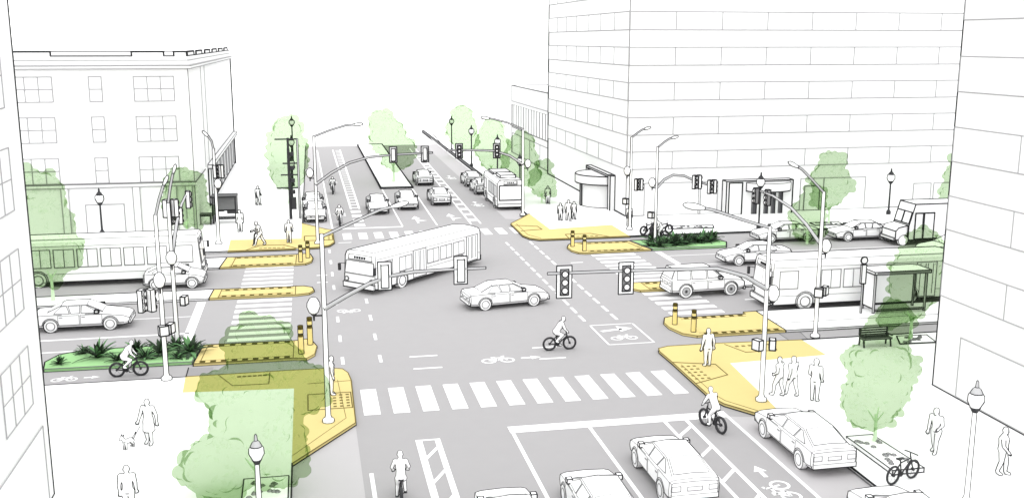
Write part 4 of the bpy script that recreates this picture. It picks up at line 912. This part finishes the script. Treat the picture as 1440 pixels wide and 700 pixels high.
pl = [(-12.2, 50.8, .55, 'small dark agave at the left tip of the left planting bed'), (-10.6, 51.6, 1.15, 'largest dark agave near the left end of the left planting bed'), (-9.6, 50.9, .65, 'low dark agave left of the riding cyclist'), (-8.9, 52.3, .85, 'dark agave at the back edge behind the cyclist'), (-7.6, 51.4, 1.15, 'tall dark agave over the front wheel of the bicycle'), (-6.2, 51.6, 1.1, 'dark agave at the right end of the left planting bed'), (-7.0, 52.5, .8, 'dark agave at the foot of the bed signal pole'), (-11.4, 52.4, .6, 'small dark agave at the back left of the left planting bed'), (-8.3, 51.0, .8, 'dark agave behind the rider and between the two bicycle wheels'), (-6.7, 50.7, .6, 'small dark agave at the front edge near the yellow island')]
for i, (x, y, s, l) in enumerate(pl): spiky(l, x, y, s, i, 'agaves in the left planting bed')
for i in range(20):
    spiky('dark agave in the far right planting bed', 25.2 + i * .3, 72.5 + rnd.uniform(0, 2.2), rnd.uniform(.75, 1.2), 40 + i, 'agaves in the far right planting bed')

# ------------------------------------------------------------------ bicycles, people
def bicycle(label, loc, rot, group='bicycles', s=1.0, fat=1.0):
    t = thing('bicycle', label, 'bicycle', loc, rot, group); r = .35
    for nm, x in (('wheel', -.53), ('wheel', .53)):
        m = MB('black_metal'); P = arc((x, 0, r), r - .03, 0, 360, 20); m.tube(P, .042 * fat, 6, caps=False); m.tube([(x, -.05, r), (x, .05, r)], .06, 6)
        for k in range(6):
            a = k * PI / 3; m.tube([(x, 0, r), (x + .3 * math.cos(a), 0, r + .3 * math.sin(a))], .005, 3)
        build(nm, m, t, ink=False)
    m = MB('black_metal')
    for a, b in (((-.53, r), (-.1, .3)), ((-.1, .3), (-.2, .86)), ((-.53, r), (-.18, .72)), ((-.1, .3), (.38, .72)), ((-.17, .74), (.36, .8)), ((.34, .9), (.53, r))): m.tube([(a[0], 0, a[1]), (b[0], 0, b[1])], .025 * fat, 6)
    m.tube([(.34, 0, .86), (.33, 0, 1.0)], .022, 6); build('frame', m, t, ink=False)
    m = MB('black_metal'); m.tube([(.38, -.28, 1.0), (.33, -.15, 1.03), (.33, .15, 1.03), (.38, .28, 1.0)], .022, 6); build('handlebar', m, t, ink=False)
    m = MB('black_metal'); m.prism([(-.34, -.09, .88), (-.34, .09, .88), (-.05, .03, .88), (-.05, -.03, .88)], (0, 0, .05)); build('saddle', m, t, ink=False)
    m = MB('black_metal'); m.disc((-.1, 0, .3), (0, 1, 0), .1, .02, 10)
    for sg in (-1, 1): m.tube([(-.1, sg * .06, .3), (-.1 + sg * .12, sg * .1, .3 - sg * .12)], .014, 5); m.box(-.15 + sg * .12, -.05 + sg * .12, sg * .1 - .01 if sg > 0 else -.2, .2 if sg > 0 else -.09, .28 - sg * .12, .305 - sg * .12)
    build('pedals', m, t, ink=False)
    return t
def hand(m, w, d, side, s=1.0):
    """palm, four uneven bent fingers and a thumb that leaves the side of the palm"""
    w = Vector(w); d = Vector(d).normalized(); e = d.cross(Vector((1, 0, 0)) if abs(d.x) < .8 else Vector((0, 1, 0))).normalized(); u = d.cross(e)
    m.tube([w - d * .02, w + d * .05, w + d * .10], [.03, .042, .036], 8)
    for k, L in enumerate((.07, .085, .08, .06)):
        o = w + d * .09 + e * (.021 * (k - 1.5) * 1.5); m.tube([o, o + d * L * .55, o + d * L * .9 + u * .02 * side], [.0125, .012, .010], 5)
    o = w + d * .03 + e * .034; m.tube([o, o + d * .05 + e * .035, o + d * .09 + e * .03], [.015, .0135, .011], 5)
def body(m, J, h=1.0, hair=.0, coat=0, skirt=False):
    """J: joint positions (metres for a 1.75 m adult)"""
    V = {k: Vector(v) for k, v in J.items()}
    hip, chest, neck, head = V['hip'], V['chest'], V['neck'], V['head']
    ax = (V['shr'] - V['shl']).normalized()
    m.tube([hip - Vector((0, 0, .08)), hip, hip.lerp(chest, .45), chest, neck], [.135, .165, .145, .165, .07], 12)
    for s in ('l', 'r'):
        sh, el, wr, hp, kn, an, to = (V[k + s] for k in ('sh', 'el', 'wr', 'hp', 'kn', 'an', 'to'))
        m.ball(sh, .075, 8, 6); m.tube([chest.lerp(sh, .2), sh], [.12, .078], 10)
        m.tube([sh, el], [.068, .05], 8); m.ball(el, .05, 8, 5); m.tube([el, wr], [.05, .033], 8)
        hand(m, wr, wr - el, 1 if s == 'l' else -1)
        m.ball(hp, .11, 8, 6); m.tube([hp, hp.lerp(kn, .4), kn], [.11, .095, .066], 10); m.ball(kn, .066, 8, 5); m.tube([kn, kn.lerp(an, .35), an], [.066, .064, .042], 8)
        d = (to - an); m.tube([an + Vector((0, 0, .0)), an.lerp(to, .5) - Vector((0, 0, .01)), to], [.05, .047, .036], 8)
    if coat: m.tube([hip + Vector((0, 0, .1)), hip - Vector((0, 0, coat * .6)), hip - Vector((0, 0, coat))], [.17, .2, .21], 14)
    m.tube([neck - Vector((0, 0, .04)), head], [.062, .055], 8)
    m.ball(head + Vector((0, 0, .02)), (.088, .088, .118), 12, 8)
    f = V['face'].normalized(); m.tube([head + f * .075 + Vector((0, 0, .01)), head + f * .105 - Vector((0, 0, .012))], [.014, .012], 6)   # nose
    m.ball(head + f * .062 - Vector((0, 0, .062)), (.04, .04, .035), 8, 5)                                                              # jaw
    e = f.cross(Vector((0, 0, 1)))
    for sg in (-1, 1): m.ball(head + e * sg * .09, (.018, .018, .03), 6, 4)
    if hair: m.ball(head + Vector((0, 0, .05)) - f * .018, (.1, .1, .105), 10, 7); m.tube([head - f * .06, head - f * .07 - Vector((0, 0, hair))], [.075, .06], 8)
def joints(step=0.0, arms=.0, lean=0.0, bend=(0, 0), sway=0.0):
    """standing or walking figure facing +x; step = stride half length"""
    a = step; J = dict(hip=(0, 0, .93), chest=(lean * .5, 0, 1.33), neck=(lean * .72, 0, 1.5), head=(lean + .02, 0, 1.62), face=(1, 0, -.08))
    for s, sg, k in (('l', 1, 1), ('r', -1, -1)):
        J['hp' + s] = (0, sg * .095, .88); J['kn' + s] = (a * .55 * k + (.06 if a else .01), sg * .1, .49 if not a else .5); J['an' + s] = (a * k, sg * .1, .08 if k > 0 or not a else .12); J['to' + s] = (a * k + .17, sg * .12, .035 if k > 0 or not a else .04)
        J['sh' + s] = (lean * .65, sg * .195, 1.42); b = bend[0 if sg > 0 else 1]
        J['el' + s] = (lean * .6 - a * .35 * k - .02 + b * .06, sg * (.235 + arms * .08), 1.13); J['wr' + s] = (lean * .6 - a * .55 * k + .04 + b * .26, sg * (.225 + arms * .15 - b * .06), .88 + b * .26)
    return J
def person(label, loc, rot, h=1.75, J=None, group=None, w=1.3, **k):
    m = MB(); body(m, J or joints(), **k); s = h / 1.75
    for v in m.v: v *= s
    o = smooth_part('person', m, 'cloth', .0155, 3, loc=loc, rot=rot, w=w); tag(o, label, 'person', group)
    return o
def rider_joints(up=0):
    J = dict(hip=(-.2, 0, .98), chest=(.06, 0, 1.34), neck=(.14, 0, 1.5), head=(.2, 0, 1.62), face=(1, 0, -.05))
    for s, sg, kn, an in (('l', 1, (.16, .78), (-.0, .24)), ('r', -1, (.06, .56), (-.22, .50))):
        J['hp' + s] = (-.19, sg * .09, .93); J['kn' + s] = (kn[0], sg * .11, kn[1] if s == 'l' else .62); J['an' + s] = (an[0], sg * .14, an[1]); J['to' + s] = (an[0] + .16, sg * .14, an[1] - .03)
        J['sh' + s] = (.1, sg * .185, 1.42); J['el' + s] = (.2, sg * .29, 1.17); J['wr' + s] = (.3, sg * .26, 1.06)
    J['anr'] = (-.22, -.14, .5); J['knr'] = (.14, -.11, .82); J['tor'] = (-.06, -.14, .46); J['knl'] = (.06, .11, .62)
    return J
def rider(label, bl, loc, rot, fat=1.35):
    bicycle(bl, loc, rot, 'bicycles being ridden', fat=fat)
    m = MB(); body(m, rider_joints()); o = smooth_part('person', m, 'cloth', .0155, 3, loc=loc, rot=rot); tag(o, label, 'person', 'cyclists')
rider('cyclist in white riding away from the bottom edge along the left bike lane', 'black bicycle at the bottom edge, ridden away from the viewer', (2.66, 32.9, 0), R90 - .05)
rider('cyclist in white crossing the open middle of the junction to the right', 'black bicycle in the middle of the junction, seen side on', (12.2, 48.9, 0), .03)
rider('cyclist in white turning beside the near right yellow corner', 'black bicycle beside the near right yellow corner', (15.7, 37.1, 0), R90 + .28)
rider('cyclist in white passing in front of the left planting bed', 'black bicycle in front of the left planting bed', (-8.7, 48.75, 0), .02)
rider('cyclist in white furthest up the far left bike lane', 'black bicycle furthest up the far left bike lane', (2.28, 106.5, 0), -R90, 2.0)
rider('cyclist in white about to reach the far crosswalk in the left bike lane', 'black bicycle about to reach the far crosswalk', (2.37, 87.8, 0), -R90, 2.0)
rider('cyclist riding left along the bike lane behind the far right planting bed', 'black bicycle ridden behind the far right planting bed', (27.0, 76.1, 0), PI + .1, 1.9)
for i, (x, y, a, l) in enumerate(((26.75, 77.9, .4, 'left'), (27.3, 78.1, .9, 'middle'), (28.0, 77.9, .1, 'right'))):
    bicycle(l + ' bicycle of the three parked behind the far right planting bed', (x, y, ZS), a, 'bicycles parked at the rack', fat=2.1)
bicycle('black bicycle leaning by the raised tree pit at the bottom right', (20.3, 30.75, ZS), .35, 'bicycles parked at the rack')
st = joints(); wk = joints(.24, .1); wk2 = joints(.3, .1, .08)
person('person standing on the ramp of the near right yellow corner, arms down', (18.45, 44.5, ZS), U + .1, 1.88, joints(0, .5))
person('left one of two people walking together behind the near right yellow corner', (19.95, 39.95, ZS), U + .6, 1.78, joints(.2, .4, 0, (.6, .3)))
person('right one of two people walking together behind the near right yellow corner', (20.55, 39.85, ZS), U + .3, 1.78, joints(.24, .3, 0, (.2, .5)), hair=.12)
person('person standing alone right of the walking pair on the near right pavement', (21.17, 39.0, ZS), U - .8, 1.9, joints(0, .1, 0, (.5, .2)), hair=.12)
person('person walking beneath the near tower, left of the corner lamp post', (22.98, 32.9, ZS), PI + .5, 1.77, joints(.14, 0, .1, (.6, 0)), hair=.12)
person('person walking at the far right edge, right of the corner lamp post', (24.13, 30.6, ZS), -U + .8, 1.8, joints(.12, .1, 0, (.2, .3)))
person('person in a long coat walking a small dog on the near left pavement', (-6.5, 39.6, ZS), -U - .3, 1.82, joints(.06, .7, 0, (0, .3)), coat=.42)
person('person walking at the bottom left edge, legs out of the picture', (-6.25, 33.2, ZS), U, 1.78, joints(.1, .1))
person('person waiting on the near left yellow corner behind the signal pole', (.56, 43.9, ZS), .2, 1.78, joints(0, .1, .04))
person('person furthest away on the far left pavement, beside the slim tree', (-4.94, 99.4, ZS), -.8, 1.8, joints(.12, .2, .05, (.5, 0)))
person('person standing beside the dark glazed shelter on the far left pavement', (-5.76, 85.4, ZS), -U, 1.8, st)
person('person leaning onto a cane at the far left yellow corner', (-3.9, 79.2, ZS), PI, 1.85, joints(.36, .2, .22, (.8, .6)))
person('person waiting at the far left yellow corner near the signal pole', (-1.75, 79.9, ZS), -U, 1.75, joints(.1, .5, 0, (.5, .5)))
person('person standing alone on the far right pavement near the side entrance', (22.37, 94.9, ZS), -U, 1.68, joints(.05, .1))
person('left one of three people walking abreast on the far right pavement', (21.3, 85.6, ZS), -U, 1.5, joints(.16, .2))
person('tallest, middle one of three people walking abreast on the far right pavement', (21.95, 85.3, ZS), -U, 1.8, joints(.2, .3))
person('right one of three people walking abreast on the far right pavement', (22.6, 85.9, ZS), -U, 1.55, joints(.18, .2))
person('person walking behind the far right signal pole by the office slab', (26.3, 81.6, ZS), -U, 1.75, joints(.15, .1))
# cane
m = MB('grey_metal'); m.tube([(-.5, .1, 0), (-.42, .1, .85), (-.35, .1, .93), (-.27, .1, .9)], .015, 6); o = build('walking_cane', m, loc=(-3.9, 79.2, ZS)); tag(o, 'thin walking cane held by the leaning person at the far left corner', 'cane')
# dog and lead
m = MB(); d = Vector
m.tube([(-.2, 0, .30), (0, 0, .29), (.16, 0, .31)], [.085, .08, .1], 10)
m.tube([(.15, 0, .33), (.25, 0, .46)], [.07, .055], 8); m.ball((.28, 0, .5), (.075, .065, .065), 8, 6); m.tube([(.3, 0, .485), (.39, 0, .465)], [.045, .03], 8)
for sg in (-1, 1):
    m.tube([(.25, sg * .045, .54), (.235, sg * .055, .63)], [.026, .008], 6)
    m.tube([(.14, sg * .055, .28), (.15, sg * .055, .14), (.145, sg * .055, .02)], [.045, .026, .022], 8); m.ball((.165, sg * .055, .02), (.035, .024, .02), 6, 4)
    m.tube([(-.2, sg * .055, .29), (-.14, sg * .06, .19), (-.235, sg * .055, .11), (-.225, sg * .055, .02)], [.06, .042, .024, .02], 8); m.ball((-.2, sg * .055, .02), (.035, .024, .02), 6, 4)
m.tube([(-.26, 0, .33), (-.36, 0, .42), (-.4, 0, .52)], [.03, .02, .012], 6)
o = smooth_part('dog', m, 'cloth', .011, 2, loc=(-7.25, 39.3, ZS), rot=PI + .9, w=1.0); tag(o, 'small prick eared dog on a lead on the near left pavement', 'dog')
m = MB('ink'); m.tube([(-7.3, 39.35, .5), (-7.05, 39.4, .48), (-6.78, 39.45, .95)], .012, 5); o = build('dog_lead', m, ink=False); tag(o, 'thin dark lead between the coated person and the small dog', 'dog lead')
